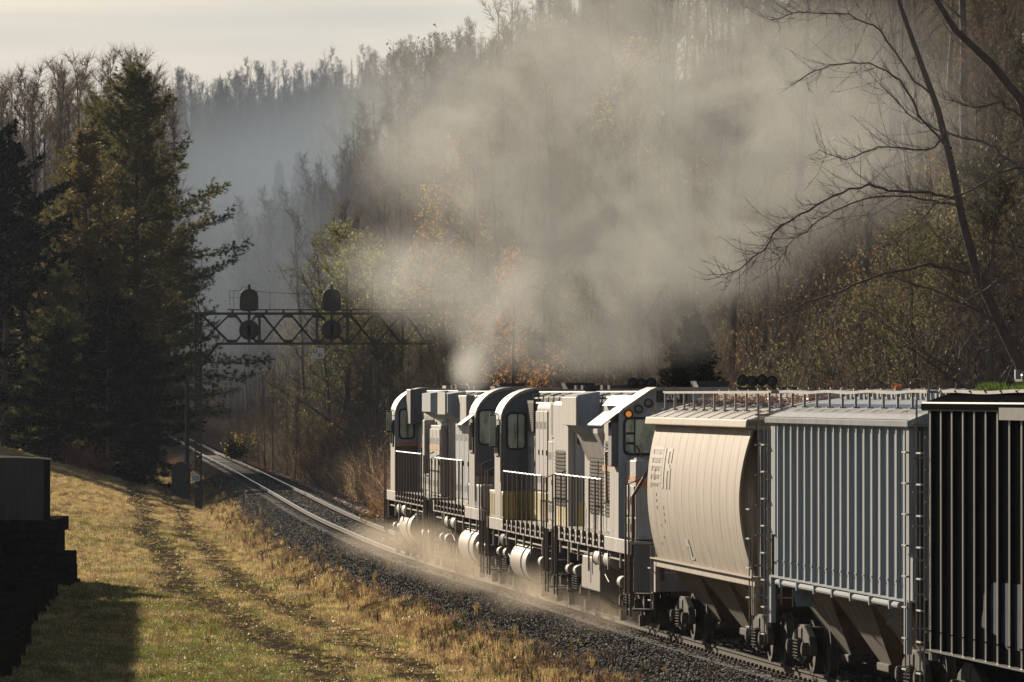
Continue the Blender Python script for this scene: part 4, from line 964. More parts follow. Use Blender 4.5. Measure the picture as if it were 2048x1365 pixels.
leaves_on(H2, [(-1.15, -5.6, 4.42), (.6, 1.5, 4.7), (.5, .2, 4.7), (.6, -1.6, 4.7), (.55, -3.0, 4.7), (.5, 2.6, 4.7)], ['orange leaf on the near roof slope of the blue-grey hopper', 'orange leaf beside the middle hatch of the blue-grey hopper', 'orange leaf just nearer than the middle hatch, blue-grey hopper', 'orange leaf between the middle and near hatches, blue-grey hopper', 'orange leaf by the nearest hatches of the blue-grey hopper', 'orange leaf farthest back among the hatches, blue-grey hopper'], .08)
mb = MB(); r = random.Random(2)
for i in range(900):
    g = r.choice(((-1.05, 3.2, 1.3), (-1.1, 6.1, .5), (-.9, .2, .9)))
    c = Vector((g[0] + r.gauss(0, .06), g[1] + r.gauss(0, g[2]), 4.80)); a = r.uniform(0, 6.28); h = r.uniform(.03, .14); w = .012
    mb.add([world_of(H3, q) for q in (c + Vector((math.cos(a) * w, math.sin(a) * w, 0)), c - Vector((math.cos(a) * w, math.sin(a) * w, 0)), c + Vector((r.uniform(-.04, .04), r.uniform(-.04, .04), h)))], [(0, 1, 2)])
tag(mb.build('roof_moss', M['moss']), 'green moss and grass growing on the black hopper roof', kind='stuff')
# ------------------------------------------------------------------ signal bridge and masts
def signal_bridge():
    Yb = 350.0; s = F / Yb; X = lambda px: (px - 1024) / s; Zp = lambda py: EYE - (py - HZ) / s
    x0 = X(397); zg = Zp(1022); zt = Zp(623)
    root = empty('signal_bridge', (x0, Yb, zg)); tag(root, 'black lattice signal bridge with braced truss reaching over the track', 'signal bridge')
    H = zt - zg
    mst = empty('mast', (0, 0, 0)); mst.parent = root
    b = MB()
    for dx in (-.17, .11):
        for dy in (-.35, .29): b.box(dx, dx + .06, dy, dy + .06, 0, H)
    b.build('corner_angle', M['black'], mst)
    MB().box(-.165, .165, -.345, .345, 0, 1.55).build('base_plate', M['black'], mst)
    lc = MB(); n = 44
    for i in range(n):
        z = 1.5 + (H - 1.5) * i / n; z2 = 1.5 + (H - 1.5) * (i + 1) / n; sgn = 1 if i % 2 else -1
        for y in (-.34, .34): lc.tube([(-.14 * sgn, y, z), (.14 * sgn, y, z2)], .022, 4); lc.box(-.15, .15, y - .01, y + .01, z - .035, z + .035)
        for x in (-.15, .15): lc.tube([(x, -.3 * sgn, z), (x, .3 * sgn, z2)], .018, 4)
    lc.build('lacing', M['black'], mst)
    MB().tube([(0, 0, H), (0, 0, H + .55)], .03, 6).build('finial', M['black'], mst)
    xs = [0] + [X(p) - x0 for p in (465, 519, 576, 634, 695, 751, 806, 858)]; zt_, zb_ = H - .12, H - 1.62
    tr = empty('truss', (0, 0, 0)); tr.parent = root
    for nm, z in (('top_chord', zt_), ('bottom_chord', zb_)):
        c = MB()
        for y in (-.45, .45): c.box(-.1 if z == zt_ else xs[1] - .8, xs[-1], y - .05, y + .05, z - .06, z + .06)
        c.build(nm, M['black'], tr)
    for i, (a, c) in enumerate(zip(xs, xs[1:])):
        for y in (-.45, .45):
            MB().tube([(a + .1, y - .012, zt_), (c - .1, y - .012, zb_)], .045, 4).build('diagonal_brace', M['black'], tr)
            MB().tube([(a + .1, y + .012, zb_), (c - .1, y + .012, zt_)], .028, 4).build('diagonal_brace', M['black'], tr)
    for i, x in enumerate(xs[1:]):
        g = MB()
        for y in (-.46, .46):
            g.box(x - .2, x + .2, y - .012, y + .012, zt_ - .2, zt_ + .03); g.box(x - .2, x + .2, y - .012, y + .012, zb_ - .03, zb_ + .2)
        g.build('gusset_plate', M['black'], tr)
        if i in (1, 3, 4, 6):
            v = MB()
            for y in (-.45, .45): v.box(x - .05, x + .05, y - .03, y + .03, zb_, zt_)
            v.build('vertical_strut', M['black'], tr)
        MB().tube([(x, -.45, zb_), (x, .45, zb_)], .03, 4).build('cross_tie', M['black'], tr)
    MB().tube([(.05, 0, zb_ - 1.3), (xs[1] - .75, 0, zb_)], .05, 5).build('knee_brace', M['black'], tr)
    MB().box(xs[1] - .25, xs[-1], -.38, .38, zt_ + .17, zt_ + .22).build('walkway', M['black'], root)
    wb = MB()
    for x in np.arange(xs[1], xs[-1], .85): wb.box(x - .05, x + .05, -.3, .3, zt_ + .06, zt_ + .17)
    wb.build('walkway_bearer', M['black'], root)
    hr = MB(); hz = zt_ + 1.15
    xr = [X(458) - x0, X(467) - x0, X(499) - x0, X(540) - x0, X(617) - x0, X(655) - x0, X(700) - x0]
    for i, x in enumerate(xr): hr.tube([(x + (.05 if i == 0 else 0), .38, zt_ + .2), (x, .38, hz - max(0, i - 2) * .09)], .012, 5)
    hr.tube([(x, .38, hz - max(0, i - 2) * .09) for i, x in enumerate(xr)], .013, 5); hr.tube([(xr[0], .38, hz - .35), (xr[2], .38, hz - .3)], .01, 5)
    hr.build('handrail', M['black'], root)
    for px in (499, 664):
        x = X(px) - x0; c = empty('signal_head', (x, -.6, 0)); c.parent = root
        MB().box(-.07, .07, -.05, .05, zb_ - .05, zt_ + .5).build('signal_post', M['black'], c)
        z = (zb_ + zt_) / 2 - .07
        d = MB(); lathe_y(d, [(-.05, 0), (-.05, .42), (0, .5), (.06, .5), (.1, .4), (.22, .3), (.22, 0)], 28); d.build('round_target', M['black'], c, loc=(0, 0, z))
        f = MB()
        for k in range(8): t = k * math.pi / 4; f.tube([(.34 * math.cos(t), -.06, z + .34 * math.sin(t)), (.34 * math.cos(t), -.2, z + .34 * math.sin(t))], .07, 8)
        f.build('lamp_hood', M['black'], c)
        zc = zt_ + .70
        pf = [(-.47, zc - .45), (-.46, zc + .12), (-.40, zc + .38), (-.2, zc + .52), (.2, zc + .52), (.40, zc + .38), (.46, zc + .12), (.47, zc - .45), (.3, zc - .58), (-.3, zc - .58)]
        MB().prism(pf, -.15, .15).build('domed_target', M['black'], c, bevel=.04)
        fb = MB().tube([(0, 0, zc + .5), (0, 0, zc + .76)], [.09, .06], 8); fb.build('cap', M['black'], c)
        MB().tube([(-.4, .1, zc + .3), (-.38, .1, zc + .62), (0, .1, zc + .64)], .012, 5).build('bracket_rod', M['black'], c)
    pl = MB().box(X(625) - x0, X(649) - x0, -.5, -.48, zb_ - .75, zb_ - .22).build('number_plate', M['sign'], root)
    text_obj('U', .30, M['black'], pl, (X(631) - x0, -.503, zb_ - .37), (math.radians(90), 0, 0)); text_obj('31', .24, M['black'], pl, (X(641) - x0, -.503, zb_ - .58), (math.radians(90), 0, 0))
    sb = MB().prism([(-.32, 1.48), (.07, 1.48), (.07, 1.80), (-.12, 1.93), (-.32, 1.80)], -.40, -.375).build('milepost_sign', M['sign'], root)
    text_obj('U3', .26, M['black'], sb, (-.12, -.403, 1.64), (math.radians(90), 0, 0)); text_obj('11', .2, M['sign'], root, (-.10, -.36, 1.22), (math.radians(90), 0, 0))
    return root
SB = signal_bridge()
def ground_obj_xy(px, Y): return (px - 1024) * Y / F
x = ground_obj_xy(374, 385); z = gz(x, 385)
up = empty('signal_mast', (x, 385, z)); tag(up, 'thin dark mast standing just behind the lattice signal bridge leg', 'mast')
MB().tube([(0, 0, 0), (0, 0, EYE - z + (HZ - 765) / F * 385)], [.13, .11], 8).build('pole', M['black'], up); MB().box(-.16, .16, -.12, .12, .9, 1.5).build('relay_case', M['black'], up)
x = ground_obj_xy(362, 378); z = gz(x, 378)
rc = empty('relay_cabinet', (x, 378, z)); tag(rc, 'dark round-topped signal cabinet in the shade left of the bridge leg', 'cabinet')
prof = [(-.5, 0), (-.5, 1.55)] + [(-.5 * math.cos(math.radians(t)), 1.55 + .5 * math.sin(math.radians(t))) for t in range(15, 180, 15)] + [(.5, 1.55), (.5, 0)]
MB().prism(prof, -.3, .3).build('cabinet_shell', M['black'], rc, bevel=.02); MB().box(-.4, .4, -.32, -.3, .2, 1.5).build('door', M['black'], rc, bevel=.01)

# ------------------------------------------------------------------ stone abutment with its timber parapet, and the building beside the camera's view
ya = 207.0; sa = F / ya
ab = empty('stone_abutment', ((100 - 1024) / sa, ya, gz((60 - 1024) / sa, ya))); tag(ab, 'dark rough stone abutment at the left edge of the picture', 'abutment')
zg0 = ab.location.z; rr = random.Random(21)
rows = [(-.3, .12, 50), (.12, .56, 44), (.56, .98, 40), (.98, 1.34, 16), (1.34, 1.62, 18), (1.62, 2.02 + .0, 24)]
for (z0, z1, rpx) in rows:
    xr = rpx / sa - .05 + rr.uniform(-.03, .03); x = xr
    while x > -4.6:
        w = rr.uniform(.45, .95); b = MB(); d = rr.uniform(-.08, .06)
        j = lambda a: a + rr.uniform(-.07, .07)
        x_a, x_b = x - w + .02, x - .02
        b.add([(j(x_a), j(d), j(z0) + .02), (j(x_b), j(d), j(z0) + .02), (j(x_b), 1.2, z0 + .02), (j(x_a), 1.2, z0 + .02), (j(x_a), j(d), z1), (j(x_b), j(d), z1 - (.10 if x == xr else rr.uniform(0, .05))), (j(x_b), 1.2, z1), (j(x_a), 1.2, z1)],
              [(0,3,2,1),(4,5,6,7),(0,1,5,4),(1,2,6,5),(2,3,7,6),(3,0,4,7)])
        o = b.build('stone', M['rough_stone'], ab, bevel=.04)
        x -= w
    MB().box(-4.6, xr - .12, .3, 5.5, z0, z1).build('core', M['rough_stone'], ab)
for k, yy in enumerate(np.arange(140, 205, 1.05)):  # low wing of stones, added also to darken the shadowed corner
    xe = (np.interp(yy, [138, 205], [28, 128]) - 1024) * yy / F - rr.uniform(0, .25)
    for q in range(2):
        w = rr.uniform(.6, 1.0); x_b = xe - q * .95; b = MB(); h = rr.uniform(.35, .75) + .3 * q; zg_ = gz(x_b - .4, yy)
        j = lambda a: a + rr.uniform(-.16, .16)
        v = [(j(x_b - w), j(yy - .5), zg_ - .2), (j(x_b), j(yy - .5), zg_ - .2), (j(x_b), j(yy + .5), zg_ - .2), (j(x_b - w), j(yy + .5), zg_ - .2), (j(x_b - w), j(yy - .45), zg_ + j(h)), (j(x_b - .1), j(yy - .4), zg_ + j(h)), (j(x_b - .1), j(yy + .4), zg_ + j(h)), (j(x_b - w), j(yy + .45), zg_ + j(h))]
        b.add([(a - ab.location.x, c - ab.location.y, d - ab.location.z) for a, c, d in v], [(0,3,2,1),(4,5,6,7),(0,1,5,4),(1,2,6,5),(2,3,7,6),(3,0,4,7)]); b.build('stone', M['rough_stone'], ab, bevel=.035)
pz = zg0 + 2.02
par = empty('timber_parapet', ((100 - 1024) / sa, ya, pz)); tag(par, 'weathered vertical-board parapet on top of the dark stone abutment', 'parapet')
w = .155
for i in range(26):
    xa = -.17 - (i + 1) * w; hgt = 1.78 + .16 * (i / 26) + rr.uniform(-.008, .008)
    inst('board', None, None) if False else MB().box(xa + .001, xa + w - .001, .0 + rr.uniform(0, .004), .04, -.02, hgt).build('board', M['concrete'], par)
MB().box(-.17, 0, -.04, .14, -.02, 1.76).build('corner_post', M['rough_stone'], par, bevel=.01)
cb = MB(); cb.add([(-4.3, -.06, 1.80 + .17), (.03, -.06, 1.77), (.03, .2, 1.77), (-4.3, .2, 1.97), (-4.3, -.06, 1.84 + .17), (.03, -.06, 1.81), (.03, .2, 1.81), (-4.3, .2, 2.01)], [(0,3,2,1),(4,5,6,7),(0,1,5,4),(1,2,6,5),(2,3,7,6),(3,0,4,7)])
cb.build('top_rail', M['tanroof'], par)  # pale colour imitates the rim light along the parapet top
MB().box(-4.3, -.17, .04, .09, .2, .32).build('back_rail', M['concrete'], par)
# the tall building whose shadow falls over the lower left corner
bl = empty('tall_building', (-19.4, 213.5, gz(-19, 205))); tag(bl, 'tall grey building just beyond the left edge, casting the corner shadow', 'building')
q = [(0, 0), (3.3, -61.0), (-12, -61.0), (-14, 0)]; hb = 7.0
b = MB(); b.add([(x, y, -1) for x, y in q] + [(x, y, hb) for x, y in q], [(0, 1, 5, 4), (1, 2, 6, 5), (2, 3, 7, 6), (3, 0, 4, 7), (0, 3, 2, 1)]); b.build('wall', M['wallp'], bl)
b = MB(); b.add([(x * 1.0, y, hb) for x, y in q] + [(x, y, hb + .15) for x, y in q], [(0, 1, 5, 4), (1, 2, 6, 5), (2, 3, 7, 6), (3, 0, 4, 7), (4, 5, 6, 7)]); b.build('roof', M['dgrey'], bl)
for k in range(8):
    t = (k + .5) / 8; x = 3.3 * t; y = -61 * t; wn_ = MB().box(x + .0, x + .06, y - .5, y + .5, 3.6, 5.2).build('window', M['glass'], bl, bevel=.01)
# ------------------------------------------------------------------ trees
def tree_mesh(name, seed, H=15, r0=.16, limbs=20, first=.35, spread=.30, ang=38, subs=8, twigs=13, leaf=0, leafmat=None, leafsz=.07, bark='bark', tw=.016, lean=0, twigmat='twig', detail=1):
    r = random.Random(seed); tb = MB(); tv = []; tf = []; lv = []; lf_ = []
    def tri(p, d, w):
        s = d.cross(Vector((r.uniform(-1, 1), r.uniform(-1, 1), r.uniform(-1, 1)))); s = s.normalized() * w if s.length > 1e-4 else Vector((w, 0, 0))
        n = len(tv); tv.extend([p - s, p + s, p + d]); tf.append((n, n + 1, n + 2))
    def leafq(p):
        a = Vector((r.gauss(0, 1), r.gauss(0, 1), r.gauss(0, 1))).normalized(); c = a.cross(Vector((r.gauss(0, 1), r.gauss(0, 1), r.gauss(0, 1)))).normalized(); q = leafsz * r.uniform(.6, 1.3)
        n = len(lv); lv.extend([p - a * q, p + c * q * .6, p + a * q, p - c * q * .6]); lf_.append((n, n + 1, n + 2, n + 3))
    tp = [Vector((0, 0, -.4))]; dx, dy = r.uniform(-.05, .05) + lean, r.uniform(-.05, .05)
    for i in range(1, 9): z = H * i / 8; tp.append(Vector((dx * z + r.gauss(0, .05) * H / 15, dy * z + r.gauss(0, .05), z)))
    tb.tube(tp, [r0 * (1 - i / 8) ** .8 + .012 for i in range(9)], 7)
    def on_trunk(t): k = min(int(t * 8), 7); return tp[k].lerp(tp[k + 1], t * 8 - k)
    for i in range(limbs):
        t = first + (1 - first) * ((i + r.random()) / limbs) ** .9; p = on_trunk(min(t, .995)); L_ = H * spread * (1.15 - t) * r.uniform(.6, 1.25) + .4
        az = r.uniform(0, 6.28); el = math.radians(ang + 22 * t + r.uniform(-12, 12)); d = Vector((math.cos(az) * math.cos(el), math.sin(az) * math.cos(el), math.sin(el)))
        pts = [p]; dd = d.copy(); ns = 4
        for k in range(ns): dd = (dd + Vector((r.gauss(0, .12), r.gauss(0, .12), r.gauss(.06, .1)))).normalized(); pts.append(pts[-1] + dd * L_ / ns)
        rb = max(.02, r0 * .42 * (1.1 - t)); tb.tube(pts, [rb * (1 - .8 * k / ns) for k in range(ns + 1)], 4, False)
        for j in range(subs):
            q = .18 + .82 * (j + r.random()) / subs; k = min(int(q * ns), ns - 1); sp = pts[k].lerp(pts[k + 1], min(1, q * ns - k)); sl = L_ * .38 * (1.15 - q * .6) * r.uniform(.6, 1.2)
            sd = (dd * .6 + Vector((r.gauss(0, .7), r.gauss(0, .7), r.gauss(.35, .4)))).normalized(); e1 = sp + sd * sl * .5; e2 = e1 + (sd + Vector((r.gauss(0, .25), r.gauss(0, .25), .15))).normalized() * sl * .5
            tri(sp, e1 - sp, .016 + rb * .1); tb.tube([sp, e1, e2], [.014, .009, .005], 3, False)
            for m_ in range(twigs):
                w = r.random(); b0 = sp.lerp(e1, w * 2) if w < .5 else e1.lerp(e2, w * 2 - 1); l = r.uniform(.25, .8)
                td = (sd * .8 + Vector((r.gauss(0, .6), r.gauss(0, .6), r.gauss(.25, .5)))).normalized() * l; tri(b0, td, tw * .5)
                for _ in range(leaf):
                    if r.random() < .6: leafq(b0 + td * r.uniform(.3, 1) + Vector((r.gauss(0, .05), r.gauss(0, .05), r.gauss(0, .05))))
    meshes = [tb.mesh(name + '_trunk', M[bark])]
    c = MB(); c.v = [tuple(v) for v in tv]; c.f = tf; c.mi = [0] * len(tf)
    if leaf: c.add(lv, lf_, 1)
    meshes.append(c.mesh(name + '_crown', [M[twigmat], leafmat] if leaf else M[twigmat])); return meshes
def put_tree(meshes, name, x, y, s, rz, label, cat, group, parts=('trunk', 'crown'), dz=0, tilt=(0, 0)):
    o = inst(name, meshes[0], None, (x, y, gz(x, y) + dz), (tilt[0], tilt[1], rz), (s, s, s)); tag(o, label, cat, group)
    inst(parts[1], meshes[1], o); return o
BT = [tree_mesh('bare_tree', 100 + i, H=15 + i, limbs=22, r0=.15, twigmat='twig') for i in range(4)]
BS = [tree_mesh('slim_tree', 140 + i, H=13 + i, limbs=16, r0=.09, first=.28, spread=.22, ang=52, subs=7, twigs=12) for i in range(2)]
M['leaf_orange'] = mat('orange_autumn_leaves', (.42, .20, .065), .75, trans=.45, var=.4)
LT = [tree_mesh('olive_tree', 120, H=9, limbs=22, first=.18, spread=.42, ang=20, subs=8, twigs=8, leaf=6, leafmat=M['leaf_o'], r0=.12, leafsz=.045),
      tree_mesh('yellow_tree', 121, H=10, limbs=18, first=.3, spread=.34, ang=25, subs=7, twigs=6, leaf=4, leafmat=M['leaf_y'], r0=.1, leafsz=.055),
      tree_mesh('russet_tree', 122, H=9, limbs=18, first=.25, spread=.34, ang=28, subs=7, twigs=7, leaf=2, leafmat=M['leaf_r'], r0=.1),
      tree_mesh('green_tree', 123, H=8, limbs=22, first=.12, spread=.45, ang=20, subs=8, twigs=8, leaf=5, leafmat=M['leaf_g'], r0=.12, leafsz=.05),
      tree_mesh('orange_tree', 124, H=9, limbs=20, first=.15, spread=.34, ang=28, subs=7, twigs=8, leaf=6, leafmat=M['leaf_orange'], r0=.1, leafsz=.045)]
rt = random.Random(77)
# woods on the slope behind the train
cnt = 0; tries = 0; placed = []
while cnt < 290 and tries < 12000:
    tries += 1
    y = 150 + (640 - 150) * rt.random() ** .8; u = 7.5 + 52 * rt.random() ** 1.25; x = float(near_rail(y)) + u
    if y < 185 and u < 10: continue
    if y < 222 and 1024 + x / y * F < 1640: continue
    px = 1024 + x / y * F
    if px > 2250 or px < 380: continue
    if any((x - a) ** 2 + (y - b) ** 2 < (2.0 + u * .04) ** 2 for a, b in placed): continue
    placed.append((x, y)); cnt += 1; k = rt.random(); cap = np.interp(px, [380, 480, 560, 660, 760, 800], [480, 430, 405, 330, 235, -900]); smax = (EYE - (cap - HZ) * y / F - gz(x, y)) / 16.0
    if smax < .25: continue
    if k < .80: ms = rt.choice(BT + BS); lab = 'bare grey tree in the dense woods on the slope behind the train'; nm = 'bare_tree'; gp = 'bare trees on the wooded slope'
    elif k < .88: ms = LT[0]; lab = 'tree with small olive leaves in the woods on the slope'; nm = 'olive_leaved_tree'; gp = 'olive trees on the wooded slope'
    elif k < .92: ms = LT[2]; lab = 'tree with sparse russet leaves in the woods on the slope'; nm = 'russet_tree'; gp = 'russet trees on the wooded slope'
    else: ms = LT[3]; lab = 'small dull green tree in the woods on the slope'; nm = 'green_tree'; gp = 'green trees on the wooded slope'
    put_tree(ms, nm, x, y, min(smax, rt.uniform(.6, 1.2)), rt.uniform(0, 6.28), lab, 'tree', gp, tilt=(rt.gauss(0, .05), rt.gauss(0, .05)))
# yellow-leaved trees that show through the smoke
def at_px(px, Y): return (px - 1024) * Y / F
for px, py, Y, s, lab in ((960, 330, 300, .9, 'yellow-leaved tree glowing through the middle of the smoke'), (1300, 120, 330, .55, 'golden-leaved treetop high above the smoke'), (1020, 560, 245, .7, 'orange-leaved tree right behind the front engines'),
                          (900, 420, 320, .7, 'pale yellow tree at the left edge of the thick smoke'), (600, 520, 400, 1.0, 'olive-gold leafy tree above the signal bridge'), (560, 700, 390, .9, 'olive leafy tree behind the signal bridge truss'), (690, 470, 430, 1.1, 'dark olive tree crown where the smoke thins out at left')):
    x = at_px(px, Y); x = max(x, float(near_rail(Y)) + (5.3 if 'orange' in lab else 7)); zt = EYE - (py - HZ) * Y / F; zg = gz(x, Y); ms = LT[1] if ('yellow' in lab or 'golden' in lab) else (LT[4] if 'orange' in lab else LT[0]); Hm = 10 if ms is LT[1] else 9
    put_tree(ms, 'leafy_tree', x, Y, max(.6, min(1.7, (zt - zg) / Hm)), rt.uniform(0, 6), lab, 'tree', None)
# tall bare trees behind the pines on the left
for i in range(34):
    px = -60 + 400 * (i + rt.random()) / 34; Y = rt.uniform(455, 560); x = at_px(px, Y); topy = rt.uniform(95, 190) + (max(0, px - 300)) * 1.1; H = EYE - (topy - HZ) * Y / F - gz(x, Y)
    ms = rt.choice(BT + BS); h0 = max(v[2] for v in (tuple(w.co) for w in ms[0].vertices))
    put_tree(ms, 'bare_tree', x, Y, H / h0, rt.uniform(0, 6.28), 'tall bare tree standing behind the pines against the sky', 'tree', 'bare trees behind the pines')
for i in range(16):   # saplings and bare trees in the gap between the pines and the slope
    px = 400 + 210 * rt.random(); Y = rt.uniform(430, 600); x = at_px(px, Y)
    if abs(x - float(near_rail(Y)) - .7) < 3: continue
    put_tree(rt.choice(BS), 'bare_sapling', x, Y, rt.uniform(.35, .6), rt.uniform(0, 6), 'slender bare tree in the valley gap beyond the signal bridge', 'tree', 'slender trees in the valley gap')

# the big leaning trees in front of the slope at the right, limbs traced in world space
def limb_tree(name, label, trunk, branches, r0, seed):
    r = random.Random(seed); base = trunk[0]; root = empty(name, base); tag(root, label, 'tree')
    P = lambda l: [Vector(p) - Vector(base) for p in l]
    n = len(trunk); tb = MB().tube(P(trunk), [r0 * (1 - .72 * i / (n - 1)) for i in range(n)], 10); tb.build('trunk', M['bark'], root, smooth=True)
    for (pts, rb) in branches:
        rb *= .42
        q = P(pts); m_ = len(q); b = MB(); dense = []
        for a, c in zip(q, q[1:]):
            for k in range(4): dense.append(a.lerp(c, k / 4) + Vector((r.gauss(0, .02), r.gauss(0, .05), r.gauss(0, .02))))
        dense.append(q[-1]); L_ = len(dense); b.tube(dense, [rb * (1 - .85 * i / (L_ - 1)) + .006 for i in range(L_)], 6, False)
        limb = b.build('limb', M['bark'], root, smooth=True); tw = MB()
        for i in range(3, L_):
            for _ in range(3 if i % 2 else 2):
                d = (dense[i] - dense[i - 1]).normalized(); s = (d * .9 + Vector((r.gauss(0, .6), r.gauss(0, .8), r.gauss(.1, .7)))).normalized(); l = r.uniform(.2, 1.5) * (1.2 - i / L_ * .5)
                e1 = dense[i] + s * l * .5 + Vector((0, 0, .02)); e2 = e1 + (s + Vector((0, 0, r.uniform(.1, .5)))).normalized() * l * .5; tw.tube([dense[i], e1, e2], [.007, .005, .003], 3, False)
                for _ in range(5):
                    w = r.random(); p = dense[i].lerp(e1, w * 2) if w < .5 else e1.lerp(e2, w * 2 - 1); t = (s + Vector((r.gauss(0, .5), r.gauss(0, .5), r.gauss(.3, .4)))).normalized() * r.uniform(.12, .4); o_ = t.cross(Vector((.3, 1, .2))).normalized() * .004
                    tw.add([p - o_, p + o_, p + t], [(0, 1, 2)])
        tw.build('twigs', M['bark'], limb)
    return root
A = lambda l, Y, dy=0: [at(px, py, Y + dy * i) for i, (px, py) in enumerate(l)]
t1 = A([(2105, 905), (2060, 770), (2005, 660), (1952, 540), (1925, 440), (1903, 330), (1876, 220), (1830, 95), (1800, 10), (1770, -90)], 158); t1[0].z = gz(t1[0].x, 158) - .3
limb_tree('leaning_tree', 'large leaning bare tree with arching limbs behind the black hopper', t1, [
    (A([(1973, 560), (1920, 540), (1859, 531), (1772, 545), (1686, 580), (1610, 607), (1560, 640)], 158, -.3), .10),
    (A([(2030, 700), (1990, 640), (1928, 607), (1859, 580), (1786, 556), (1740, 545)], 157, .2), .07),
    (A([(1915, 400), (1860, 385), (1790, 384), (1738, 370), (1668, 394), (1600, 429), (1548, 464), (1530, 500), (1478, 538), (1437, 555)], 157, -.4), .07),
    (A([(1915, 410), (1850, 400), (1790, 388), (1700, 405), (1640, 440), (1590, 480), (1550, 530)], 157, -.3), .05),
    (A([(1905, 300), (1850, 250), (1800, 160), (1740, 125), (1660, 130), (1600, 160)], 157, .5), .06),
    (A([(1870, 200), (1820, 150), (1760, 60), (1700, 30), (1600, 25), (1540, 40)], 157, .6), .05),
    (A([(1890, 280), (1850, 300), (1760, 295), (1690, 320), (1640, 300)], 157, .6), .05)], .14, 5)
t2 = A([(2180, 900), (2130, 640), (2090, 420), (2045, 205), (1985, 130), (1910, 60), (1866, -10), (1850, -80)], 151); t2[0].z = gz(t2[0].x, 151) - .3
limb_tree('leaning_tree', 'second bare tree at the right edge, limbs crossing the upper corner', t2, [
    (A([(2085, 400), (2030, 330), (1980, 290), (1900, 270), (1840, 245), (1760, 170)], 151, .4), .08),
    (A([(2060, 330), (2000, 345), (1930, 385), (1870, 410), (1800, 470), (1760, 500)], 151, -.3), .05),
    (A([(2070, 560), (2000, 560), (1950, 590), (1880, 640), (1830, 690)], 151, -.3), .05),
    (A([(2050, 240), (2000, 205), (1950, 215), (1890, 200)], 151, .3), .05)], .15, 8)
# dense thickets: undergrowth too tangled to count
def thicket(name, seed, n, h, mt, leafmat=None, leaves=0, rad=1.2, lsz=.06):
    r = random.Random(seed); b = MB()
    for i in range(n):
        a = r.uniform(0, 6.28); q = rad * math.sqrt(r.random()); p = Vector((q * math.cos(a), q * math.sin(a), -.1)); d = Vector((r.gauss(0, .28), r.gauss(0, .28), 1)).normalized(); L_ = h * r.uniform(.5, 1.1)
        e = p + d * L_; s = Vector((math.cos(a * 3), math.sin(a * 3), 0)) * .014; b.add([p - s, p + s, e], [(0, 1, 2)])
        for j in range(9):
            t = r.uniform(.2, 1); o = p.lerp(e, t); dd = (d + Vector((r.gauss(0, .8), r.gauss(0, .8), r.gauss(.1, .5)))).normalized() * r.uniform(.25, .9); s = dd.cross(Vector((r.gauss(0, 1), r.gauss(0, 1), r.gauss(0, 1)))).normalized() * .008
            b.add([o - s, o + s, o + dd], [(0, 1, 2)])
            for _ in range(leaves):
                c = o + dd * r.uniform(.3, 1.05); u_ = Vector((r.gauss(0, 1), r.gauss(0, 1), r.gauss(0, 1))).normalized() * lsz; v_ = u_.cross(Vector((r.gauss(0, 1), r.gauss(0, 1), r.gauss(0, 1)))).normalized() * lsz * .6
                b.add([c - u_, c + v_, c + u_, c - v_], [(0, 1, 2, 3)], 1)
    return b.mesh(name, [mt, leafmat] if leafmat else mt)
TH = [thicket('bare_thicket', 1, 40, 3.2, M['twig']), thicket('bare_thicket', 2, 46, 4.0, M['bark']), thicket('olive_thicket', 3, 26, 2.8, M['twig'], M['leaf_o'], 3, lsz=.04), thicket('russet_thicket', 4, 26, 2.4, M['twig'], M['leaf_r'], 2, lsz=.04),
      thicket('green_thicket', 5, 26, 2.6, M['twig'], M['leaf_g'], 3, lsz=.04), thicket('dry_reeds', 6, 70, 1.9, M['reed'], None, 0, .8)]
n = 12500; y = 140 + (720 - 140) * R.rand(n) ** .9; u = 6.0 + 70 * R.rand(n) ** 1.25; x = u + near_rail(y); P = np.stack([x, y, ground_z(x, y)], -1)
keep = in_view(P, 4) & (x / y * F + 1024 > 430); P = P[keep]; u = u[keep]; n = len(P); cn = vnoise(P[:, 0], P[:, 1], .12); idx = np.where(cn > .12, R.choice([2, 4, 2, 0, 3], n), np.where(cn < -.18, R.choice([1, 3, 0], n), R.choice([0, 1, 0, 2, 1], n)))
scatter('undergrowth', TH, P, R.uniform(.7, 1.3, n), R.uniform(0, 6.28, n), idx, 'tangled bare undergrowth covering the slope behind the train', tilt=R.uniform(-.15, .15, n))
# dry straw-coloured brush on the flat right of the track
n = 900; y = 255 + 210 * R.rand(n); u = 5.2 + 3.4 * R.rand(n); x = u + near_rail(y); P = np.stack([x, y, ground_z(x, y)], -1); k = vnoise(x, y, .13) + .15 * (u - 6) > -.22; P = P[k]
scatter('dry_brush', TH, P, R.uniform(.7, 1.35, len(P)), R.uniform(0, 6.28, len(P)), R.choice([5, 5, 5, 3], len(P)), 'straw-coloured dry brush beside the empty track', tilt=R.uniform(-.2, .2, len(P)))
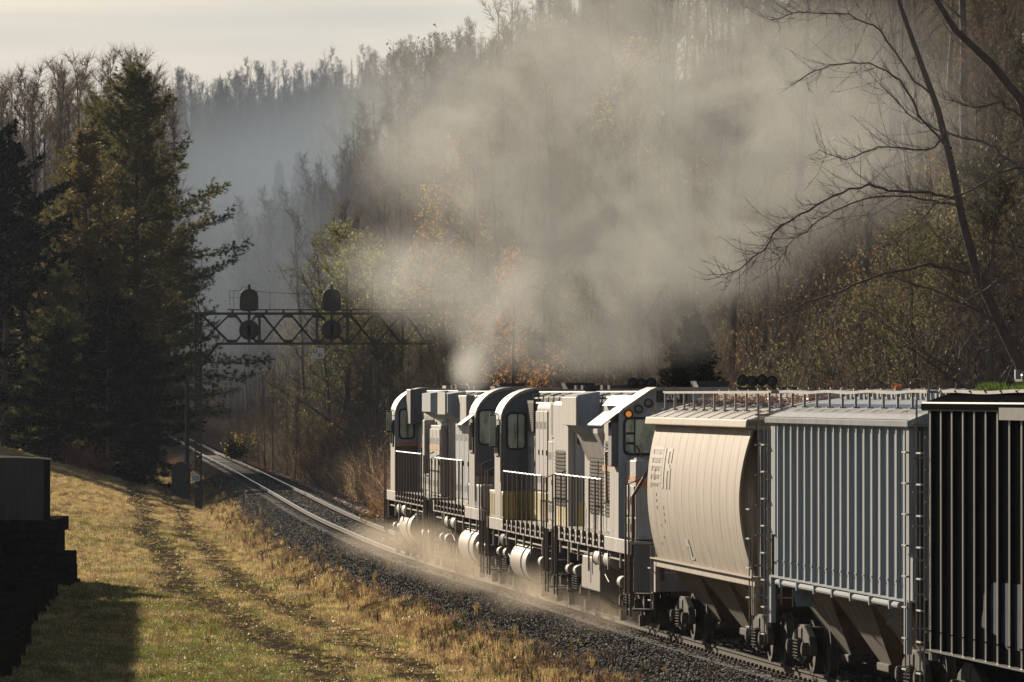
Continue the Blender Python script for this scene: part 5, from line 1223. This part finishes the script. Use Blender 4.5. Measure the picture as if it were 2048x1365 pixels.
# far ridge woods
FT = [tree_mesh('far_tree', 200 + i, H=15 + i * 2, limbs=19, r0=.13, first=.36, spread=.24, ang=56, subs=7, twigs=13, tw=.022, bark='farbark', twigmat='farbark')[1] for i in range(3)]
FK = [tree_mesh('far_tree', 210 + i, H=15 + i * 2, limbs=19, r0=.13, first=.36, spread=.24, ang=56, subs=4, twigs=1, tw=.02, bark='farbark', twigmat='farbark')[0] for i in range(3)]
n = 6500; y = 640 + 560 * R.rand(n); x = (R.rand(n) * 1500 - 200 - 1024) * y / F; u = x - near_rail(y); k = ((u < -5) | (u > 7)); x, y = x[k], y[k]; n = len(x); P = np.stack([x, y, ground_z(x, y)], -1)
z_i = R.randint(0, 3, n); sc = R.uniform(.5, 1.2, n) * (1 + .25 * vnoise(x, y, .02)); rz = R.uniform(0, 6.28, n)
scatter('distant_woods', FT, P, sc, rz, z_i, 'hazy bare woods covering the far ridge', tilt=R.uniform(-.12, .12, n)); scatter('distant_trunks', FK, P, sc, rz, z_i, 'trunks of the hazy woods on the far ridge')
# a few crowns that stand out on the skyline
for px, topy, Y, k, lab in ((690, 80, 820, 0, 'tall feathery tree rising above the far skyline'), (735, 108, 830, 3, 'dark rounded treetop on the far skyline'), (845, 88, 760, 3, 'hazy dark crown on the skyline left of the smoke'), (1010, 10, 620, 1, 'bare treetop high at the smoke edge against the sky')):
    x = at_px(px, Y); H = EYE - (topy - HZ) * Y / F - gz(x, Y); ms = (BT[0], None, None, LT[3])[k] if k != 1 else BT[1]; h0 = 15 if k in (0, 1) else 8
    H = min(H, 30); put_tree(ms, 'skyline_tree', x, Y, H / h0, 1.0, lab, 'tree', None)
# conifer silhouettes in the valley
def pine_mesh(seed, H, rad, mt, first=.12, whorl=.62, nb=5, dens=9, up=.15, nl=.17, npt=13, irregular=.3, nw=.012):
    r = random.Random(seed); tb = MB(); nv = []; nf = []
    tp = [Vector((r.gauss(0, .04), r.gauss(0, .04), H * i / 8 - (.4 if i == 0 else 0))) for i in range(9)]; tb.tube(tp, [.30 * (H / 25) * (1 - i / 8) + .03 for i in range(9)], 8)
    z = H * first; k = 0
    while z < H - .3:
        t = z / H; prof = (1 - t) ** .75 * min(1, .45 + t * 2.2)
        for j in range(nb):
            az = 2 * math.pi * j / nb + k * 1.1 + r.uniform(-.4, .4); L_ = rad * prof * (r.uniform(1 - irregular, 1 + irregular)) + .35
            if r.random() < .10: continue
            ns = 5; p = Vector((0, 0, z + r.uniform(-.45, .45) * whorl)); el = -.12 + .7 * t + r.gauss(0, .12); pts = [p]
            for i in range(ns): el2 = el + up * i / ns * 1.6 - .1; pts.append(pts[-1] + Vector((math.cos(az) * math.cos(el2), math.sin(az) * math.cos(el2), math.sin(el2))) * L_ / ns)
            tb.tube(pts, [.05 * (1 - i / (ns + 1)) * (.5 + L_ / rad) for i in range(ns + 1)], 4, False)
            nt = int(L_ * dens) + 4
            for i in range(nt):
                q = .22 + .78 * (i + r.random()) / nt; a = min(int(q * ns), ns - 1); c = pts[a].lerp(pts[a + 1], min(1, q * ns - a)); side = Vector((-math.sin(az), math.cos(az), 0)) * r.gauss(0, .30) * (1.25 - q) * L_ * .55
                c = c + side + Vector((0, 0, r.gauss(.06, .20))); out = (side.normalized() * .5 + Vector((math.cos(az), math.sin(az), .35))).normalized()
                for m_ in range(npt):
                    d = (out * .8 + Vector((r.gauss(0, .6), r.gauss(0, .6), r.gauss(.15, .5)))).normalized() * nl * r.uniform(.7, 1.3); s = d.cross(Vector((r.gauss(0, 1), r.gauss(0, 1), r.gauss(0, 1)))).normalized() * nw; n_ = len(nv); nv.extend([c - s, c + s, c + d]); nf.append((n_, n_ + 1, n_ + 2))
        z += whorl * (1 - .5 * t); k += 1
    c = MB(); c.v = [tuple(v) for v in nv]; c.f = nf; c.mi = [0] * len(nf)
    return [tb.mesh('pine_trunk', M['bark']), c.mesh('pine_crown', M[mt])]
PA = pine_mesh(1, 25.5, 8.6, 'needle', first=.20, dens=18, nl=.26, nw=.026, npt=13, whorl=.95, irregular=.5, nb=6)
PB = pine_mesh(2, 21, 5.2, 'needle_r', first=.12, dens=17, nl=.26, nw=.026, npt=12, whorl=.9, irregular=.5, nb=6)
PC = pine_mesh(3, 16, 5.0, 'needle', first=.05, dens=13, nl=.28, nw=.028, npt=12, whorl=.95, irregular=.5, nb=6)
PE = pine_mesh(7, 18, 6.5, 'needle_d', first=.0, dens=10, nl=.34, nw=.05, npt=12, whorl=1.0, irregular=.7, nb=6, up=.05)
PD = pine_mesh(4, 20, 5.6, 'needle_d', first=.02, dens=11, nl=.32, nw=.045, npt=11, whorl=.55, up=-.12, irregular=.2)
def pine(ms, h0, px, topy, Y, lab, rz, nm='pine_tree', xs=1.0, label_group=None):
    x = at_px(px, Y); H = EYE - (topy - HZ) * Y / F - gz(x, Y); s = H / h0
    o = put_tree(ms, nm, x, Y, s, rz, lab, 'tree', label_group); o.scale = (s * xs, s * xs, s); return o
pine(PA, 25.5, 272, 138, 425, 'tallest green pine, its top rising above the bare skyline', .6)
pine(PB, 21, 172, 262, 418, 'browning pine directly left of the tallest pine', 2.0)
pine(PC, 16, 120, 545, 405, 'lower green pine with pale sunlit boughs at the left', 3.0)
pine(PA, 25.5, 303, 330, 438, 'green pine partly hidden behind the tallest one, on its right', 4.1, xs=.8)
pine(PA, 25.5, 195, 200, 450, 'dark pine top showing between the browning pine and the tallest', 5.2, xs=.8)
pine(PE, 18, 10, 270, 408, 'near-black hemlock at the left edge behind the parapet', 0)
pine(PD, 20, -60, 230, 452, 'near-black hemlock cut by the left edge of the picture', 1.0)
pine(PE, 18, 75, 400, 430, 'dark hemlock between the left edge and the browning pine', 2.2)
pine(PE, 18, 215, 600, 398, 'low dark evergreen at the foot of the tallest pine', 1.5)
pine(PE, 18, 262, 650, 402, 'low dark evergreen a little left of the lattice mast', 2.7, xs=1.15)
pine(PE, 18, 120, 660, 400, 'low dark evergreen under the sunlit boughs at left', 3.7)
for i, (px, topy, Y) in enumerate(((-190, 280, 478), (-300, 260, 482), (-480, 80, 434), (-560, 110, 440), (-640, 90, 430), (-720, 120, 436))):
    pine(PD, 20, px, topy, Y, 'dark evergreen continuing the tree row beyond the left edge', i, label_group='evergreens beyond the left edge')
pine(PD, 20, 558, 330, 850, 'small pointed conifer far off in the blue haze', .4, 'conifer_tree', .38)
pine(PD, 20, 597, 312, 850, 'slightly taller pointed conifer beside the small one in the haze', 1.4, 'conifer_tree', .38)
pine(PD, 20, 1385, 640, 200, 'dark green conifer low behind the smoke, left of the hillside brush', 1.9, 'conifer_tree', 1.0)
# shrubs that can be told apart
def shrub(px, Y, me, s, lab, nm='shrub'):
    x = at_px(px, Y); o = inst(nm, me, None, (x, Y, gz(x, Y)), (0, 0, 1.0), (s, s, s)); tag(o, lab, 'shrub'); return o
SH_Y = thicket('yellow_shrub', 31, 24, 2.0, M['twig'], M['leaf_y'], 2, .7, .09); SH_D = thicket('dark_shrub', 32, 60, 2.2, M['leaf_g'], M['needle_d'], 4, .9, .09); SH_R = thicket('russet_shrub', 33, 30, 1.4, M['weed_r'], M['leaf_r'], 3, .7, .08)
shrub(480, 520, SH_Y, 1.0, 'small shrub with bright yellow leaves where the track bends'); shrub(472, 510, SH_D, .75, 'dark rounded shrub just below the yellow-leaved one')
shrub(150, 392, SH_R, 1.0, 'orange-brown shrub at the shaded edge of the meadow'); shrub(180, 385, SH_R, .9, 'russet shrub right of the orange-brown one by the shade')
shrub(750, 262, SH_Y, .5, 'low yellowish bush beside the front engine')
gw = weed(M['grass_g'], 1.0, 44, 8); o = inst('tall_weed', gw, None, (at_px(488, 318), 318, gz(at_px(488, 318), 318)), (0, 0, 0), (1.1, 1.1, 1.1)); tag(o, 'lone tall green weed on the meadow right of the lattice mast', 'weed')
o = inst('tall_weed', gw, None, (at_px(513, 300), 300, gz(at_px(513, 300), 300)), (0, 0, 2), (.7, .7, .7)); tag(o, 'shorter green weed nearer the ballast than the tall one', 'weed')

# ------------------------------------------------------------------ smoke, dust, mist and haze
def smoke(name, label, lo, hi, blobs, dens, color, aniso, nscale=.25, contrast=(.42, .72), detail=3, ease=1.0, dist=.0):
    b = MB().box(lo[0], hi[0], lo[1], hi[1], lo[2], hi[2]); o = b.build(name, None); o.data.materials.clear()
    m = bpy.data.materials.new(name); m.use_nodes = True; nt = m.node_tree; N = nt.nodes; L = nt.links; N.remove(N['Principled BSDF'])
    out = N['Material Output']; pv = N.new('ShaderNodeVolumePrincipled'); pv.inputs['Color'].default_value = (*color, 1); pv.inputs['Anisotropy'].default_value = aniso
    g = N.new('ShaderNodeNewGeometry'); pos = g.outputs['Position']
    nz = N.new('ShaderNodeTexNoise'); nz.inputs['Scale'].default_value = nscale; nz.inputs['Detail'].default_value = detail; nz.inputs['Roughness'].default_value = .6; nz.inputs['Distortion'].default_value = dist
    L.new(pos, nz.inputs['Vector'])
    tot = None
    for c, r, a in blobs:
        s = N.new('ShaderNodeVectorMath'); s.operation = 'SUBTRACT'; L.new(pos, s.inputs[0]); s.inputs[1].default_value = c
        d = N.new('ShaderNodeVectorMath'); d.operation = 'DIVIDE'; L.new(s.outputs[0], d.inputs[0]); d.inputs[1].default_value = r
        l = N.new('ShaderNodeVectorMath'); l.operation = 'LENGTH'; L.new(d.outputs[0], l.inputs[0])
        mr = N.new('ShaderNodeMapRange'); mr.interpolation_type = 'SMOOTHSTEP'; L.new(l.outputs['Value'], mr.inputs[0]); mr.inputs[1].default_value = 1.0; mr.inputs[2].default_value = 0.0; mr.inputs[3].default_value = 0; mr.inputs[4].default_value = a
        if tot is None: tot = mr.outputs[0]
        else:
            ad = N.new('ShaderNodeMath'); ad.operation = 'ADD'; L.new(tot, ad.inputs[0]); L.new(mr.outputs[0], ad.inputs[1]); tot = ad.outputs[0]
    # billows: density = blobs * noise ramp
    nr = N.new('ShaderNodeMapRange'); L.new(nz.outputs[0], nr.inputs[0]); nr.inputs[1].default_value = contrast[0]; nr.inputs[2].default_value = contrast[1]; nr.inputs[3].default_value = 1 - ease; nr.inputs[4].default_value = 1.6
    mu = N.new('ShaderNodeMath'); mu.operation = 'MULTIPLY'; L.new(tot, mu.inputs[0]); L.new(nr.outputs[0], mu.inputs[1])
    m2 = N.new('ShaderNodeMath'); m2.operation = 'MULTIPLY'; L.new(mu.outputs[0], m2.inputs[0]); m2.inputs[1].default_value = dens
    L.new(m2.outputs[0], pv.inputs['Density']); L.new(pv.outputs[0], out.inputs['Volume']); o.data.materials.append(m); tag(o, label, kind='stuff'); return o
def pb(px, py, Y, rx, ry, rz, a): c = at(px, py, Y); s = Y / F; return ((c.x, Y, c.z), (rx * s, ry, rz * s), a)
blobs = [pb(1180, 490, 188, 360, 4, 240, .85), pb(1400, 390, 189, 330, 4, 290, .85), pb(960, 590, 186, 240, 3, 125, 1.1), pb(820, 545, 187, 190, 3, 120, .85), pb(1240, 660, 186, 260, 3, 110, .5), pb(945, 735, 185, 62, 1.6, 70, 1.9), pb(985, 675, 186, 110, 2.5, 85, 1.0),
         pb(1250, 120, 194, 520, 7, 300, .42), pb(960, 330, 191, 320, 5, 250, .42), pb(1600, 240, 194, 400, 6, 330, .28), pb(850, 230, 196, 300, 6, 240, .20), pb(1080, 610, 187, 180, 3, 120, .7), pb(1760, 220, 161, 340, 8, 330, .07), pb(1130, 715, 184, 210, 2.5, 62, .5)]
smoke('exhaust_smoke', 'grey-brown diesel exhaust smoke billowing up from the engines', (-9.5, 152, 4.4), (16.5, 203, 17.5), blobs, .29, (.61, .62, .61), .35, .36, (.38, .62), 6, .92, 1.4)
blobs = [pb(850, 1095, 186, 130, 6, 75, 1.0), pb(960, 1130, 176, 170, 8, 70, .9), pb(1120, 1180, 160, 210, 9, 65, .7), pb(760, 1080, 196, 110, 8, 50, .6), pb(1250, 1220, 148, 180, 9, 60, .45)]
smoke('dust_cloud', 'low tan dust swirling along the wheels of the engines', (-7, 130, -1.6), (4.5, 212, 1.8), blobs, .12, (.76, .66, .53), .35, .7, (.38, .68), 4, .85, .5)
blobs = [pb(520, 330, 800, 620, 190, 230, 1.0), pb(430, 480, 720, 420, 150, 300, .8), pb(700, 260, 780, 420, 160, 260, .8), pb(380, 700, 660, 260, 120, 220, .6), pb(150, 330, 820, 420, 170, 230, .5), pb(560, 520, 560, 300, 60, 320, 1.7)]
smoke('valley_mist', 'blue smoky mist hanging in the valley before the far ridge', (-90, 500, -3), (40, 1000, 52), blobs, .0036, (.42, .50, .60), .10, .02, (.35, .7), 2, .5)
hz = MB().box(-720, 720, -90, 1950, -12, 135).build('haze', None); hz.data.materials.clear()
m = bpy.data.materials.new('haze'); m.use_nodes = True; N = m.node_tree.nodes; N.remove(N['Principled BSDF']); pv = N.new('ShaderNodeVolumePrincipled'); pv.inputs['Color'].default_value = (.72, .80, .92, 1); pv.inputs['Density'].default_value = .00006; pv.inputs['Anisotropy'].default_value = 0
m.node_tree.links.new(pv.outputs[0], N['Material Output'].inputs['Volume']); hz.data.materials.append(m); tag(hz, 'thin bluish haze in the valley air', kind='stuff')
